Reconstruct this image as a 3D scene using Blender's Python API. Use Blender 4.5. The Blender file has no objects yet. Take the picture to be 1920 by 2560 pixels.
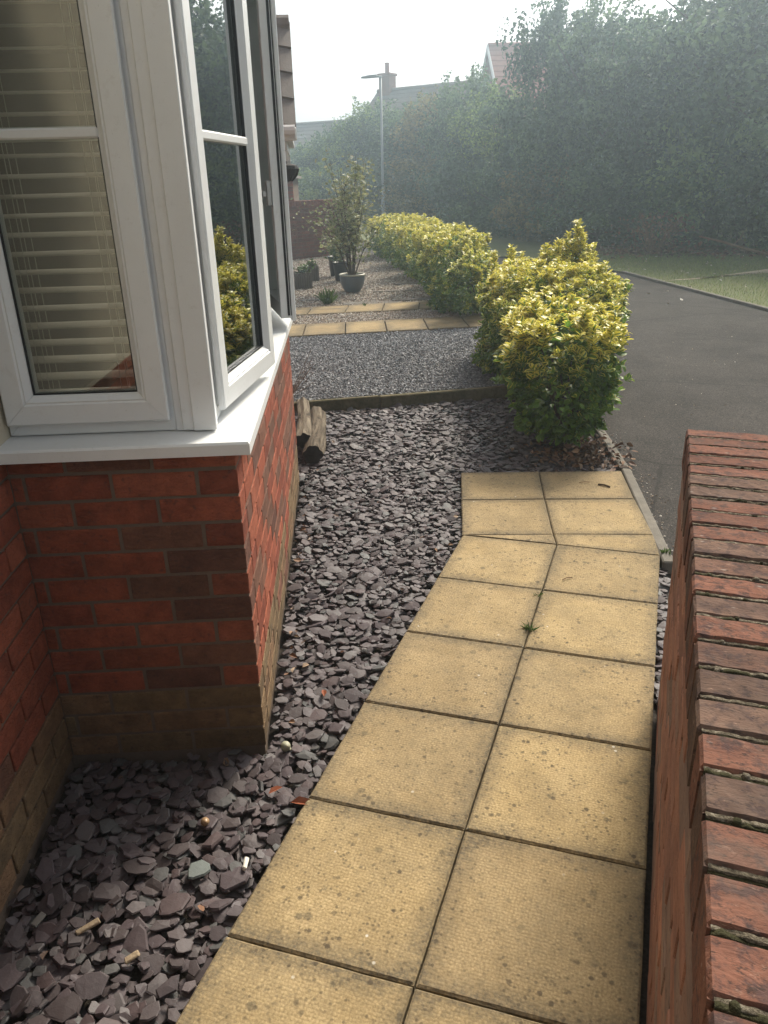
import bpy, math, random
import numpy as np
from mathutils import Matrix, Vector

random.seed(7)
RNG = np.random.default_rng(11)
SC = bpy.context.scene
COL = SC.collection
R = math.radians

# ---------------------------------------------------------------- camera
CAM_POS = Vector((0.33924, -3.33198, 1.58970))
YAW, PITCH, ROLL, FPX = 0.345158256, 0.407319340, -0.0253781546, 1923.0
_r = Vector((math.cos(YAW), math.sin(YAW), 0))
_f = Vector((-math.sin(YAW) * math.cos(PITCH), math.cos(YAW) * math.cos(PITCH), -math.sin(PITCH)))
_u = _r.cross(_f)
CR = _r * math.cos(ROLL) + _u * math.sin(ROLL)
CU = _u * math.cos(ROLL) - _r * math.sin(ROLL)
cam_data = bpy.data.cameras.new("camera")
cam = bpy.data.objects.new("camera", cam_data)
COL.objects.link(cam)
cam.matrix_world = Matrix(((CR.x, CU.x, -_f.x, CAM_POS.x), (CR.y, CU.y, -_f.y, CAM_POS.y), (CR.z, CU.z, -_f.z, CAM_POS.z), (0, 0, 0, 1)))
cam_data.sensor_fit = 'VERTICAL'
cam_data.sensor_height = 24.0
cam_data.lens = 24.0 * FPX / 2560.0
cam_data.clip_start = 0.05
cam_data.clip_end = 2000
SC.camera = cam
K = 1920 / 1659.0


def ray(px, py):
    return _f + CR * ((px * K - 960) / FPX) - CU * ((py * K - 1280) / FPX)


def G(px, py, z=0.0):
    """world point on the level z that lies in the photograph's direction (px, py)"""
    d = ray(px, py)
    return CAM_POS + d * ((z - CAM_POS.z) / d.z)


def HY(px, py, y):
    d = ray(px, py)
    return CAM_POS + d * ((y - CAM_POS.y) / d.y)


# ---------------------------------------------------------------- sky, sun, exposure
SUN_EL, SUN_AZ = R(42), R(9)          # azimuth measured from +Y towards +X
world = bpy.data.worlds.new("World")
SC.world = world
world.use_nodes = True
wn = world.node_tree
sky = wn.nodes.new('ShaderNodeTexSky')
sky.sky_type = 'NISHITA'
sky.sun_disc = False
sky.sun_elevation = SUN_EL
sky.sun_rotation = SUN_AZ
sky.air_density = 1.0
sky.dust_density = 5.0
sky.ozone_density = 1.0
hsv = wn.nodes.new('ShaderNodeHueSaturation')      # thin bright overcast: a whitish sky
hsv.inputs['Saturation'].default_value = 0.3
wn.links.new(sky.outputs[0], hsv.inputs['Color'])
wn.links.new(hsv.outputs[0], wn.nodes['Background'].inputs[0])
wn.nodes['Background'].inputs[1].default_value = 0.105
sun_d = bpy.data.lights.new("sun", 'SUN')
sun_d.energy = 3.4
sun_d.angle = R(14)
sun_d.color = (1.0, 0.90, 0.75)
sun = bpy.data.objects.new("sun", sun_d)
COL.objects.link(sun)
sdir = Vector((math.sin(SUN_AZ) * math.cos(SUN_EL), math.cos(SUN_AZ) * math.cos(SUN_EL), math.sin(SUN_EL)))
sun.rotation_euler = sdir.to_track_quat('Z', 'Y').to_euler()
sun.location = (0, 10, 30)
SC.view_settings.view_transform = 'Standard'
SC.view_settings.look = 'None'
SC.view_settings.gamma = 1.0
SC.view_settings.use_curve_mapping = False
SC.view_settings.exposure = 0.78
SC.render.engine = 'CYCLES'
SC.cycles.max_bounces = 8
SC.cycles.transparent_max_bounces = 16
SC.cycles.volume_bounces = 1
SC.cycles.use_denoising = True
HAZE_DENSITY = 0.0075


# ---------------------------------------------------------------- helpers
def tag(o, label=None, cat=None, group=None, kind=None):
    if label: o['label'] = label
    if cat: o['category'] = cat
    if group: o['group'] = group
    if kind: o['kind'] = kind
    return o


def link(name, data, parent=None, loc=None, rot=None, scale=None):
    o = bpy.data.objects.new(name, data)
    COL.objects.link(o)
    if parent is not None: o.parent = parent
    if loc is not None: o.location = loc
    if rot is not None: o.rotation_euler = rot
    if scale is not None: o.scale = scale
    return o


def empty(name, loc=(0, 0, 0), rz=0.0, parent=None):
    o = link(name, None, parent, loc, (0, 0, rz))
    o.empty_display_size = 0.1
    return o


def mesh_np(name, V, F, mat, attrs=None, smooth=False):
    """V (n,3), F (m,k) with one k; attrs {name: (n,) float}"""
    V = np.asarray(V, np.float32); F = np.asarray(F, np.int32)
    me = bpy.data.meshes.new(name)
    me.vertices.add(len(V)); me.vertices.foreach_set('co', V.ravel())
    m, k = F.shape
    me.loops.add(m * k); me.loops.foreach_set('vertex_index', F.ravel())
    me.polygons.add(m); me.polygons.foreach_set('loop_start', np.arange(0, m * k, k, dtype=np.int32))
    me.update(calc_edges=True)
    if attrs:
        for n, a in attrs.items():
            at = me.attributes.new(n, 'FLOAT', 'POINT'); at.data.foreach_set('value', np.asarray(a, np.float32))
    if mat: me.materials.append(mat)
    me.polygons.foreach_set('use_smooth', np.full(m, smooth, bool))
    return me


class MB:
    def __init__(self):
        self.v, self.f, self.a = [], [], []

    def add(self, verts, faces, a=0.0):
        n = len(self.v)
        self.v += [tuple(p) for p in verts]
        self.f += [tuple(i + n for i in q) for q in faces]
        self.a += list(a) if hasattr(a, '__len__') else [a] * len(verts)
        return self

    def box(self, x0, x1, y0, y1, z0, z1):
        v = [(x, y, z) for z in (z0, z1) for y in (y0, y1) for x in (x0, x1)]
        return self.add(v, [(0, 2, 3, 1), (4, 5, 7, 6), (0, 1, 5, 4), (2, 6, 7, 3), (0, 4, 6, 2), (1, 3, 7, 5)])

    def bbox(self, x0, x1, y0, y1, z0, z1, b, jit=0.0):
        c = ((x0 + x1) / 2, (y0 + y1) / 2, (z0 + z1) / 2); h = (abs(x1 - x0) / 2, abs(y1 - y0) / 2, abs(z1 - z0) / 2)
        idx, v = {}, []
        for sx in (-1, 1):
            for sy in (-1, 1):
                for sz in (-1, 1):
                    s = (sx, sy, sz)
                    j = [random.uniform(-jit, jit) for _ in range(3)]
                    for ax in range(3):
                        p = [c[k] + s[k] * (h[k] - (0 if k == ax else b)) + j[k] for k in range(3)]
                        idx[(s, ax)] = len(v); v.append(p)
        f = []
        S = (-1, 1)
        for ax in range(3):
            o1, o2 = [k for k in range(3) if k != ax]
            for sg in S:
                q = []
                for a, bb in ((-1, -1), (1, -1), (1, 1), (-1, 1)):
                    s = [0, 0, 0]; s[ax] = sg; s[o1] = a; s[o2] = bb
                    q.append(idx[(tuple(s), ax)])
                f.append(q)
        for ax in range(3):          # edges parallel to ax
            o1, o2 = [k for k in range(3) if k != ax]
            for a in S:
                for bb in S:
                    s0 = [0, 0, 0]; s0[o1] = a; s0[o2] = bb; s1 = list(s0); s0[ax] = -1; s1[ax] = 1
                    f.append([idx[(tuple(s0), o1)], idx[(tuple(s1), o1)], idx[(tuple(s1), o2)], idx[(tuple(s0), o2)]])
        for sx in S:
            for sy in S:
                for sz in S:
                    f.append([idx[((sx, sy, sz), k)] for k in range(3)])
        # fix windings outward
        ff = []
        for q in f:
            p = [Vector(v[i]) for i in q]
            n = (p[1] - p[0]).cross(p[2] - p[0]); m = sum(p, Vector()) / len(p) - Vector(c)
            ff.append(tuple(q) if n.dot(m) > 0 else tuple(reversed(q)))
        return self.add(v, ff)

    def prism(self, poly, z0, z1):
        """poly ccw; z0, z1 numbers or lists per vertex"""
        n = len(poly)
        a = z0 if hasattr(z0, '__len__') else [z0] * n
        b = z1 if hasattr(z1, '__len__') else [z1] * n
        v = [(p[0], p[1], a[i]) for i, p in enumerate(poly)] + [(p[0], p[1], b[i]) for i, p in enumerate(poly)]
        f = [tuple(range(n - 1, -1, -1)), tuple(range(n, 2 * n))] + [(i, (i + 1) % n, n + (i + 1) % n, n + i) for i in range(n)]
        return self.add(v, f)

    def sheet(self, poly, z):
        return self.add([(p[0], p[1], z) for p in poly], [tuple(range(len(poly)))])

    def tube(self, pts, rad, n=8, caps=True, wob=0.0):
        pts = [Vector(p) for p in pts]; rings = []
        for i, p in enumerate(pts):
            t = (pts[min(i + 1, len(pts) - 1)] - pts[max(i - 1, 0)]).normalized()
            a = t.cross(Vector((0, 0, 1)))
            if a.length < 0.05: a = t.cross(Vector((1, 0, 0)))
            a.normalize(); b = a.cross(t)
            r = rad[i] if hasattr(rad, '__len__') else rad
            rings.append([p + (a * math.cos(2 * math.pi * k / n) + b * math.sin(2 * math.pi * k / n)) * r * (1 + random.uniform(-wob, wob)) for k in range(n)])
        v = [q for r_ in rings for q in r_]; f = []
        for i in range(len(pts) - 1):
            for k in range(n):
                f.append((i * n + k, (i + 1) * n + k, (i + 1) * n + (k + 1) % n, i * n + (k + 1) % n))
        if caps:
            f += [tuple(range(n)), tuple(range(len(v) - 1, len(v) - n - 1, -1))]
        return self.add(v, f)

    def lathe(self, prof, n=24, c=(0, 0, 0), wob=0.0):
        v, f = [], []
        for (r, z) in prof:
            for k in range(n):
                a = 2 * math.pi * k / n; rr = r * (1 + random.uniform(-wob, wob))
                v.append((c[0] + rr * math.cos(a), c[1] + rr * math.sin(a), c[2] + z))
        for i in range(len(prof) - 1):
            for k in range(n):
                f.append((i * n + k, i * n + (k + 1) % n, (i + 1) * n + (k + 1) % n, (i + 1) * n + k))
        return self.add(v, f)

    def mesh(self, name, mat, smooth=False):
        me = bpy.data.meshes.new(name)
        me.from_pydata(self.v, [], self.f)
        if any(self.a):
            at = me.attributes.new('ed', 'FLOAT', 'POINT'); at.data.foreach_set('value', np.array(self.a, np.float32))
        if mat: me.materials.append(mat)
        me.polygons.foreach_set('use_smooth', np.full(len(me.polygons), smooth, bool))
        me.update()
        return me

    def build(self, name, mat, parent=None, loc=None, rot=None, smooth=False):
        return link(name, self.mesh(name, mat, smooth), parent, loc, rot)


# ---------------------------------------------------------------- materials
class NT:
    def __init__(self, name):
        self.m = bpy.data.materials.new(name); self.m.use_nodes = True
        self.t = self.m.node_tree; self.t.nodes.clear()
        self.out = self.n('ShaderNodeOutputMaterial')

    def n(self, typ, **kw):
        nd = self.t.nodes.new(typ)
        for k, v in kw.items():
            if k.startswith('i_'):
                nd.inputs[k[2:].replace('_', ' ')].default_value = v
            else:
                setattr(nd, k, v)
        return nd

    def l(self, a, b):
        self.t.links.new(a, b); return b

    def co(self, scale=(1, 1, 1), rnd=True, world=False):
        if world:
            src = self.n('ShaderNodeNewGeometry').outputs['Position']
        else:
            src = self.n('ShaderNodeTexCoord').outputs['Object']
        mp = self.n('ShaderNodeMapping'); mp.inputs['Scale'].default_value = scale
        self.l(src, mp.inputs['Vector'])
        if rnd and not world:
            oi = self.n('ShaderNodeObjectInfo')
            mul = self.n('ShaderNodeMath', operation='MULTIPLY'); mul.inputs[1].default_value = 57.0
            self.l(oi.outputs['Random'], mul.inputs[0])
            cb = self.n('ShaderNodeCombineXYZ')
            for k in range(3): self.l(mul.outputs[0], cb.inputs[k])
            self.l(cb.outputs[0], mp.inputs['Location'])
        return mp.outputs[0]

    def noise(self, vec, scale, detail=4, rough=0.6, dist=0.0):
        nd = self.n('ShaderNodeTexNoise'); nd.inputs['Scale'].default_value = scale; nd.inputs['Detail'].default_value = detail
        nd.inputs['Roughness'].default_value = rough; nd.inputs['Distortion'].default_value = dist
        if vec is not None: self.l(vec, nd.inputs['Vector'])
        return nd.outputs['Fac']

    def voro(self, vec, scale, out='Distance', feature='F1'):
        nd = self.n('ShaderNodeTexVoronoi', feature=feature); nd.inputs['Scale'].default_value = scale
        self.l(vec, nd.inputs['Vector']); return nd.outputs[out]

    def ramp(self, fac, stops, interp='LINEAR'):
        nd = self.n('ShaderNodeValToRGB'); cr = nd.color_ramp; cr.interpolation = interp
        while len(cr.elements) < len(stops): cr.elements.new(0.5)
        for e, (p, c) in zip(cr.elements, stops):
            e.position = p; e.color = (c, c, c, 1) if not hasattr(c, '__len__') else (*c, 1)
        self.l(fac, nd.inputs[0]); return nd.outputs[0]

    def mix(self, fac, a, b, mode='MIX'):
        nd = self.n('ShaderNodeMix', data_type='RGBA', blend_type=mode)
        for i, x in ((0, fac), (6, a), (7, b)):
            if hasattr(x, 'is_output'): self.l(x, nd.inputs[i])
            else: nd.inputs[i].default_value = x if i == 0 else ((*x, 1) if len(x) == 3 else x)
        return nd.outputs[2]

    def math(self, op, a, b=0.0):
        nd = self.n('ShaderNodeMath', operation=op)
        for i, x in ((0, a), (1, b)):
            if hasattr(x, 'is_output'): self.l(x, nd.inputs[i])
            else: nd.inputs[i].default_value = x
        return nd.outputs[0]

    def bump(self, h, strength=0.5, dist=0.01, normal=None):
        nd = self.n('ShaderNodeBump'); nd.inputs['Strength'].default_value = strength; nd.inputs['Distance'].default_value = dist
        self.l(h, nd.inputs['Height'])
        if normal is not None: self.l(normal, nd.inputs['Normal'])
        return nd.outputs[0]

    def bsdf(self, col, rough=0.8, normal=None, spec=0.3, metallic=0.0, link=True):
        p = self.n('ShaderNodeBsdfPrincipled')
        if hasattr(col, 'is_output'): self.l(col, p.inputs['Base Color'])
        else: p.inputs['Base Color'].default_value = (*col, 1)
        if hasattr(rough, 'is_output'): self.l(rough, p.inputs['Roughness'])
        else: p.inputs['Roughness'].default_value = rough
        p.inputs['Specular IOR Level'].default_value = spec
        p.inputs['Metallic'].default_value = metallic
        if normal is not None: self.l(normal, p.inputs['Normal'])
        if link: self.l(p.outputs[0], self.out.inputs[0])
        return p.outputs[0]

    def attr(self, name):
        return self.n('ShaderNodeAttribute', attribute_name=name).outputs['Fac']


def simple(name, col, rough=0.6, spec=0.3, var=0.12, sc=8.0, bump=0.0, bsc=60.0, metallic=0.0):
    m = NT(name); v = m.co()
    n = m.noise(v, sc, 5)
    c = m.mix(n, tuple(x * (1 - var) for x in col), tuple(min(1, x * (1 + var)) for x in col))
    nrm = m.bump(m.noise(v, bsc, 3), bump, 0.005) if bump else None
    m.bsdf(c, rough, nrm, spec, metallic)
    return m.m


def mat_brick(name, bumpy=0.6, stretch=(1, 1, 1), lichen=0.0, cre=0.8):
    m = NT(name); v = m.co(stretch)
    oi = m.n('ShaderNodeObjectInfo')
    base = oi.outputs['Color']
    n1 = m.noise(v, 14, 6, 0.65)
    c = m.mix(m.ramp(n1, [(0.3, 0.0), (0.75, 1.0)]), m.mix(1.0, base, (0.62, 0.62, 0.66), 'MULTIPLY'), m.mix(1.0, base, (1.25, 1.2, 1.15), 'MULTIPLY'))
    fine = m.noise(v, 130, 3, 0.7)
    c = m.mix(m.ramp(fine, [(0.35, 0.0), (0.7, 0.5)]), c, m.mix(1.0, c, (1.4, 1.35, 1.3), 'MULTIPLY'))
    v2 = m.co((stretch[0] * 1.0, stretch[1] * 1.0, stretch[2] * 3.2))
    crease = m.ramp(m.noise(v2, 17, 3, 0.5, 1.8), [(0.44, 1.0), (0.5, 0.0), (0.56, 1.0)])
    spots = m.ramp(m.noise(v, 48, 3, 0.6), [(0.60, 0.0), (0.70, 1.0)])
    c = m.mix(m.math('MULTIPLY', spots, 0.45), c, (0.05, 0.04, 0.04))
    if lichen:
        sp = m.ramp(m.noise(m.co((1, 1, 1)), 42, 4, 0.7), [(0.50, 0.0), (0.62, 1.0)])
        c = m.mix(m.math('MULTIPLY', sp, 0.75), c, (0.055, 0.04, 0.04))
        wh = m.ramp(m.voro(v, 26), [(0.06, 1.0), (0.1, 0.0)])
        c = m.mix(m.math('MULTIPLY', wh, 0.45), c, (0.4, 0.37, 0.33))
        pit = m.ramp(m.noise(m.co((.6, 1, 1)), 105, 3, .8), [(0.56, 0.0), (0.66, .8)])
        c = m.mix(pit, c, (0.045, 0.034, 0.03))
        pl = m.ramp(m.noise(m.co((.5, 1, 1)), 70, 4, .8), [(0.60, 0.0), (0.72, .6)])
        c = m.mix(pl, c, (0.30, 0.20, 0.15))
        gr = m.ramp(m.noise(m.co((stretch[0], stretch[1], stretch[2]), world=True), 9, 5, 0.7), [(0.5, 0.0), (0.75, 0.6)])
        c = m.mix(gr, c, (0.11, 0.09, 0.075))
    h = m.math('ADD', m.math('MULTIPLY', fine, 0.35 if not lichen else 0.8), m.math('ADD', m.math('MULTIPLY', crease, cre), m.math('MULTIPLY', n1, 0.5)))
    m.bsdf(c, 0.95, m.bump(h, bumpy, 0.004), 0.06 if lichen else 0.15)
    return m.m


def mat_slab():
    m = NT('buff_concrete'); v = m.co(); w = m.co(world=True)
    ed = m.attr('ed')
    n1 = m.noise(v, 5.5, 6, 0.7)
    c = m.mix(m.ramp(n1, [(0.3, 0), (0.72, 1)]), (0.335, 0.252, 0.135), (0.46, 0.355, 0.20))
    fine = m.noise(w, 170, 3, 0.7)
    c = m.mix(m.ramp(fine, [(0.36, 0.0), (0.62, 1.0)]), m.mix(1.0, c, (0.66, 0.64, 0.60), 'MULTIPLY'), c)
    vn = m.n('ShaderNodeTexVoronoi'); vn.inputs['Scale'].default_value = 112; vn.inputs['Randomness'].default_value = 0.4
    m.l(w, vn.inputs['Vector']); pim = vn.outputs['Distance']
    c = m.mix(m.ramp(pim, [(0.22, 0.0), (0.62, 1.0)]), m.mix(1.0, c, (1.07, 1.07, 1.07), 'MULTIPLY'), m.mix(1.0, c, (0.90, 0.895, 0.88), 'MULTIPLY'))
    c = m.mix(m.n('ShaderNodeObjectInfo').outputs['Random'], m.mix(1.0, c, (0.90, 0.89, 0.90), 'MULTIPLY'), m.mix(1.0, c, (1.09, 1.08, 1.04), 'MULTIPLY'))
    pat = m.noise(w, 3.6, 7, 0.78)
    g = m.math('ADD', m.math('MULTIPLY', ed, 0.40), m.math('MULTIPLY', pat, 1.15))
    g = m.ramp(g, [(0.46, 0.0), (0.98, 0.95)])
    g = m.math('MULTIPLY', g, m.ramp(m.noise(w, 70, 5, 0.85), [(0.32, 0.2), (0.60, 1.0)]))
    c = m.mix(g, c, (0.105, 0.088, 0.062))
    # lichen specks of three sizes
    dens = m.ramp(m.math('ADD', m.noise(w, 2.6, 4, 0.65), m.math('MULTIPLY', ed, 0.12)), [(0.34, 0.35), (0.60, 1.0)])
    wob = m.math('MULTIPLY', m.noise(w, 150, 3, .7), 0.25)
    for sc, r0, r1, k, col, nsc in ((13, 0.24, 0.30, 0.75, (0.085, 0.072, 0.05), 5), (30, 0.27, 0.36, 0.85, (0.07, 0.055, 0.038), 9), (70, 0.34, 0.46, 0.7, (0.085, 0.065, 0.042), 17)):
        sp = m.ramp(m.math('ADD', m.voro(w, sc), wob), [(r0, 1.0), (r1, 0.0)])
        sp = m.math('MULTIPLY', sp, m.ramp(m.noise(w, nsc * 1.7, 2), [(0.44, 0.0), (0.54, 1.0)]))
        c = m.mix(m.math('MULTIPLY', m.math('MULTIPLY', sp, dens), k), c, col)
    s3 = m.ramp(m.voro(w, 14.7), [(0.05, 1.0), (0.07, 0.0)])
    c = m.mix(m.math('MULTIPLY', s3, m.ramp(m.noise(w, 5, 2), [(0.5, 0.0), (0.6, 0.8)])), c, (0.55, 0.53, 0.47))
    h = m.math('ADD', m.math('MULTIPLY', pim, -0.9), m.math('MULTIPLY', m.noise(w, 60, 4), 0.8))
    m.bsdf(c, 0.92, m.bump(h, 0.5, 0.003), 0.15)
    return m.m


def mat_chip(name, cols, rough=0.65, white=0.0, bumpy=0.3):
    m = NT(name); v = m.co()
    geo = m.n('ShaderNodeNewGeometry'); oi = m.n('ShaderNodeObjectInfo')
    r = m.math('FRACT', m.math('ADD', geo.outputs['Random Per Island'], oi.outputs['Random']))
    k = len(cols)
    c = m.ramp(r, [(i / k, cc) for i, cc in enumerate(cols)], 'CONSTANT')
    w = m.co(world=True)
    n = m.noise(w, 45, 5, 0.65)
    c = m.mix(n, m.mix(1.0, c, (0.7, 0.7, 0.7), 'MULTIPLY'), m.mix(1.0, c, (1.3, 1.3, 1.3), 'MULTIPLY'))
    m.bsdf(c, rough, m.bump(m.noise(w, 90, 4), bumpy, 0.004), 0.35)
    return m.m


def mat_leaf(name, green, edge, lo=0.35, hi=0.62, trans=0.3, rough=0.45, objcol=False, var=0.35):
    m = NT(name)
    geo = m.n('ShaderNodeNewGeometry'); r = geo.outputs['Random Per Island']
    oi = m.n('ShaderNodeObjectInfo')
    r2 = m.math('FRACT', m.math('ADD', m.math('MULTIPLY', r, 7.13), oi.outputs['Random']))
    ed, yl = m.attr('ed'), m.attr('yl')
    gcol = m.mix(r2, tuple(x * (1 - var) for x in green), tuple(x * (1 + var) for x in green))
    ecol = m.mix(r2, tuple(x * 0.85 for x in edge), tuple(min(1, x * 1.12) for x in edge))
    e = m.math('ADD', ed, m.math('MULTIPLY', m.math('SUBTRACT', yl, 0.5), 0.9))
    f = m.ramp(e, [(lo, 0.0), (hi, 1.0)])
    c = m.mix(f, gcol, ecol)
    if objcol: c = m.mix(1.0, c, oi.outputs['Color'], 'MULTIPLY')
    p = m.bsdf(c, rough, None, 0.3, link=False)
    t = m.n('ShaderNodeBsdfTranslucent'); m.l(c, t.inputs['Color'])
    mx = m.n('ShaderNodeMixShader'); mx.inputs[0].default_value = trans
    m.l(p, mx.inputs[1]); m.l(t.outputs[0], mx.inputs[2]); m.l(mx.outputs[0], m.out.inputs[0])
    return m.m


def mat_glass():
    m = NT('window_glass')
    fr = m.n('ShaderNodeFresnel'); fr.inputs[0].default_value = 1.43
    r = fr.outputs[0]       # sealed unit: four faces reflect, 4R / (1 + 3R)
    rr = m.math('DIVIDE', m.math('MULTIPLY', r, 4.0), m.math('ADD', m.math('MULTIPLY', r, 3.0), 1.0))
    gl = m.n('ShaderNodeBsdfGlossy'); gl.inputs['Roughness'].default_value = 0.0; gl.inputs['Color'].default_value = (0.95, 0.97, 0.96, 1)
    tr = m.n('ShaderNodeBsdfTransparent'); tr.inputs[0].default_value = (0.84, 0.87, 0.855, 1)
    mx = m.n('ShaderNodeMixShader'); m.l(rr, mx.inputs[0]); m.l(tr.outputs[0], mx.inputs[1]); m.l(gl.outputs[0], mx.inputs[2])
    m.l(mx.outputs[0], m.out.inputs[0])
    return m.m


def mat_ground(name, c0, c1, sc=3.0, fine=60.0, bump=0.5, rough=0.9, speck=None, spec=0.2):
    m = NT(name); w = m.co(world=True)
    c = m.mix(m.ramp(m.noise(w, sc, 6, 0.65), [(0.3, 0), (0.7, 1)]), c0, c1)
    fn = m.noise(w, fine, 4, 0.7)
    c = m.mix(m.ramp(fn, [(0.35, 0), (0.7, 1)]), m.mix(1.0, c, (0.6, 0.6, 0.6), 'MULTIPLY'), m.mix(1.0, c, (1.35, 1.35, 1.35), 'MULTIPLY'))
    if speck:
        s = m.ramp(m.voro(w, 16), [(0.045, 1.0), (0.06, 0.0)])
        s = m.math('MULTIPLY', s, m.ramp(m.noise(w, 2.3, 2), [(0.45, 0.0), (0.6, 0.8)]))
        c = m.mix(s, c, speck)
    m.bsdf(c, rough, m.bump(fn, bump, 0.006), spec)
    return m.m


def mat_asphalt(name, *a, **k):
    m = NT(name); w = m.co(world=True)
    c = m.mix(m.ramp(m.noise(w, 1.3, 6, 0.7), [(0.32, 0), (0.68, 1)]), (0.040, 0.0375, 0.035), (0.074, 0.068, 0.063))
    c = m.mix(m.ramp(m.noise(w, 130, 3, 0.75), [(0.38, 0), (0.66, 1)]), m.mix(1.0, c, (0.55, 0.55, 0.55), 'MULTIPLY'), m.mix(1.0, c, (1.55, 1.52, 1.48), 'MULTIPLY'))
    c = m.mix(m.ramp(m.noise(w, 62, 4, 0.8), [(0.36, 0), (0.68, 1)]), m.mix(1.0, c, (0.62, 0.62, 0.62), 'MULTIPLY'), m.mix(1.0, c, (1.35, 1.34, 1.32), 'MULTIPLY'))
    c = m.mix(m.ramp(m.noise(w, 210, 2, 0.7), [(0.60, 0), (0.68, .8)]), c, (0.22, 0.205, 0.19))
    ck = m.voro(m.mix(0.12, w, m.n('ShaderNodeTexNoise').outputs['Color']), .55, 'Distance', 'DISTANCE_TO_EDGE')
    c = m.mix(m.ramp(ck, [(0.002, .55), (0.008, 0.0)]), c, (0.02, 0.019, 0.018))
    st = m.ramp(m.noise(w, 2.6, 5, .7, 1.0), [(0.55, 0), (0.7, .5)])
    c = m.mix(st, c, (0.03, 0.028, 0.026))
    s = m.math('MULTIPLY', m.ramp(m.voro(w, 9), [(0.03, 1.0), (0.045, 0.0)]), m.ramp(m.noise(w, 2.3, 2), [(0.45, 0.0), (0.6, 0.8)]))
    c = m.mix(s, c, (0.3, 0.29, 0.26))
    m.bsdf(c, 0.95, m.bump(m.noise(w, 150, 4, .8), 0.8, 0.006), 0.08)
    return m.m


M = {}
M['slab'] = mat_slab()
M['brick'] = mat_brick('facing_brick', 0.75)
M['coping'] = mat_brick('weathered_brick', 0.45, (0.6, 1.3, 1.0), lichen=1.0, cre=0.2)
M['wallbrick'] = mat_brick('wall_brick', 0.8, (1.0, 0.5, 1.0))
M['mortar'] = simple('mortar', (0.15, 0.115, 0.088), 0.95, 0.1, 0.25, 20, 0.5, 150)
M['oldmortar'] = simple('old_mortar', (0.16, 0.135, 0.105), 0.95, 0.1, 0.4, 40, 0.8, 120)
def _pvc():
    m = NT('white_upvc'); w = m.co(world=True)
    c = m.mix(m.ramp(m.noise(w, 3, 5, .7), [(0.35, 0), (0.75, 1)]), (0.71, 0.72, 0.715), (0.66, 0.665, 0.65))
    c = m.mix(m.ramp(m.noise(w, 28, 6, .8), [(0.56, 0), (0.8, .5)]), c, (0.48, 0.46, 0.41))
    c = m.mix(m.ramp(m.noise(w, 300, 2, .6), [(0.70, 0), (0.76, .5)]), c, (0.25, 0.23, 0.2))
    m.bsdf(c, 0.34, None, 0.45)
    return m.m
M['pvc'] = _pvc()
M['gasket'] = simple('black_gasket', (0.015, 0.016, 0.018), 0.5, 0.3)
M['glass'] = mat_glass()
M['blind'] = simple('cream_slat', (0.29, 0.265, 0.225), 0.5, 0.3, 0.06, 6)
M['cord'] = simple('blind_cord', (0.36, 0.34, 0.3), 0.8, 0.1)
M['steel'] = simple('brushed_steel', (0.55, 0.55, 0.54), 0.3, 0.5, 0.05, 5, metallic=0.9)
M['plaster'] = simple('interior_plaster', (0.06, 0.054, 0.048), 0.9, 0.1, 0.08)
M['curtain'] = simple('tan_curtain', (0.20, 0.14, 0.09), 0.9, 0.1, 0.15)
M['render'] = simple('cream_render', (0.55, 0.48, 0.36), 0.9, 0.1, 0.12, 10, 0.3, 90)
M['slate'] = mat_chip('purple_slate', [(0.058, 0.043, 0.045), (0.072, 0.055, 0.058), (0.064, 0.051, 0.053), (0.048, 0.037, 0.037), (0.082, 0.066, 0.068), (0.066, 0.046, 0.046), (0.064, 0.062, 0.060), (0.070, 0.055, 0.055), (0.054, 0.041, 0.041), (0.095, 0.083, 0.082)], 0.62)
M['slategreen'] = simple('green_slate', (0.11, 0.125, 0.115), 0.6, 0.3, 0.15, 30, 0.3, 90)
M['greygravel'] = mat_chip('blue_grey_gravel', [(0.15, 0.155, 0.165), (0.10, 0.105, 0.112), (0.20, 0.205, 0.21), (0.13, 0.135, 0.145), (0.34, 0.34, 0.34), (0.11, 0.112, 0.12), (0.17, 0.165, 0.165), (0.24, 0.24, 0.245)], 0.7)
M['beigegravel'] = mat_chip('pink_beige_gravel', [(0.36, 0.30, 0.235), (0.25, 0.20, 0.155), (0.46, 0.41, 0.345), (0.30, 0.225, 0.175), (0.20, 0.175, 0.15), (0.40, 0.335, 0.26), (0.56, 0.52, 0.46)], 0.8)
M['litter'] = mat_chip('dead_leaf_brown', [(0.17, 0.085, 0.045), (0.12, 0.065, 0.04), (0.22, 0.125, 0.07), (0.09, 0.055, 0.038), (0.27, 0.19, 0.125), (0.15, 0.10, 0.07)], 0.7)
M['soil'] = mat_ground('dark_soil', (0.03, 0.025, 0.021), (0.055, 0.045, 0.036), 4, 90, 0.8)
M['asphalt'] = mat_asphalt('asphalt', (0.030, 0.028, 0.027), (0.046, 0.043, 0.040), 1.6, 190, 0.7, 0.95, speck=(0.3, 0.29, 0.27), spec=0.08)
M['lawn'] = mat_ground('lawn_soil', (0.10, 0.125, 0.04), (0.15, 0.15, 0.065), 1.2, 70, 0.8)
M['dirt'] = mat_ground('bare_dirt', (0.38, 0.32, 0.23), (0.50, 0.43, 0.32), 5, 60, 0.4)
M['field'] = mat_ground('rough_ground', (0.055, 0.05, 0.03), (0.09, 0.075, 0.05), 0.6, 20, 0.5)
M['kerb'] = simple('concrete_kerb', (0.17, 0.155, 0.13), 0.9, 0.15, 0.5, 16, 0.6, 130)
M['edging'] = NT('mossy_concrete')
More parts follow.
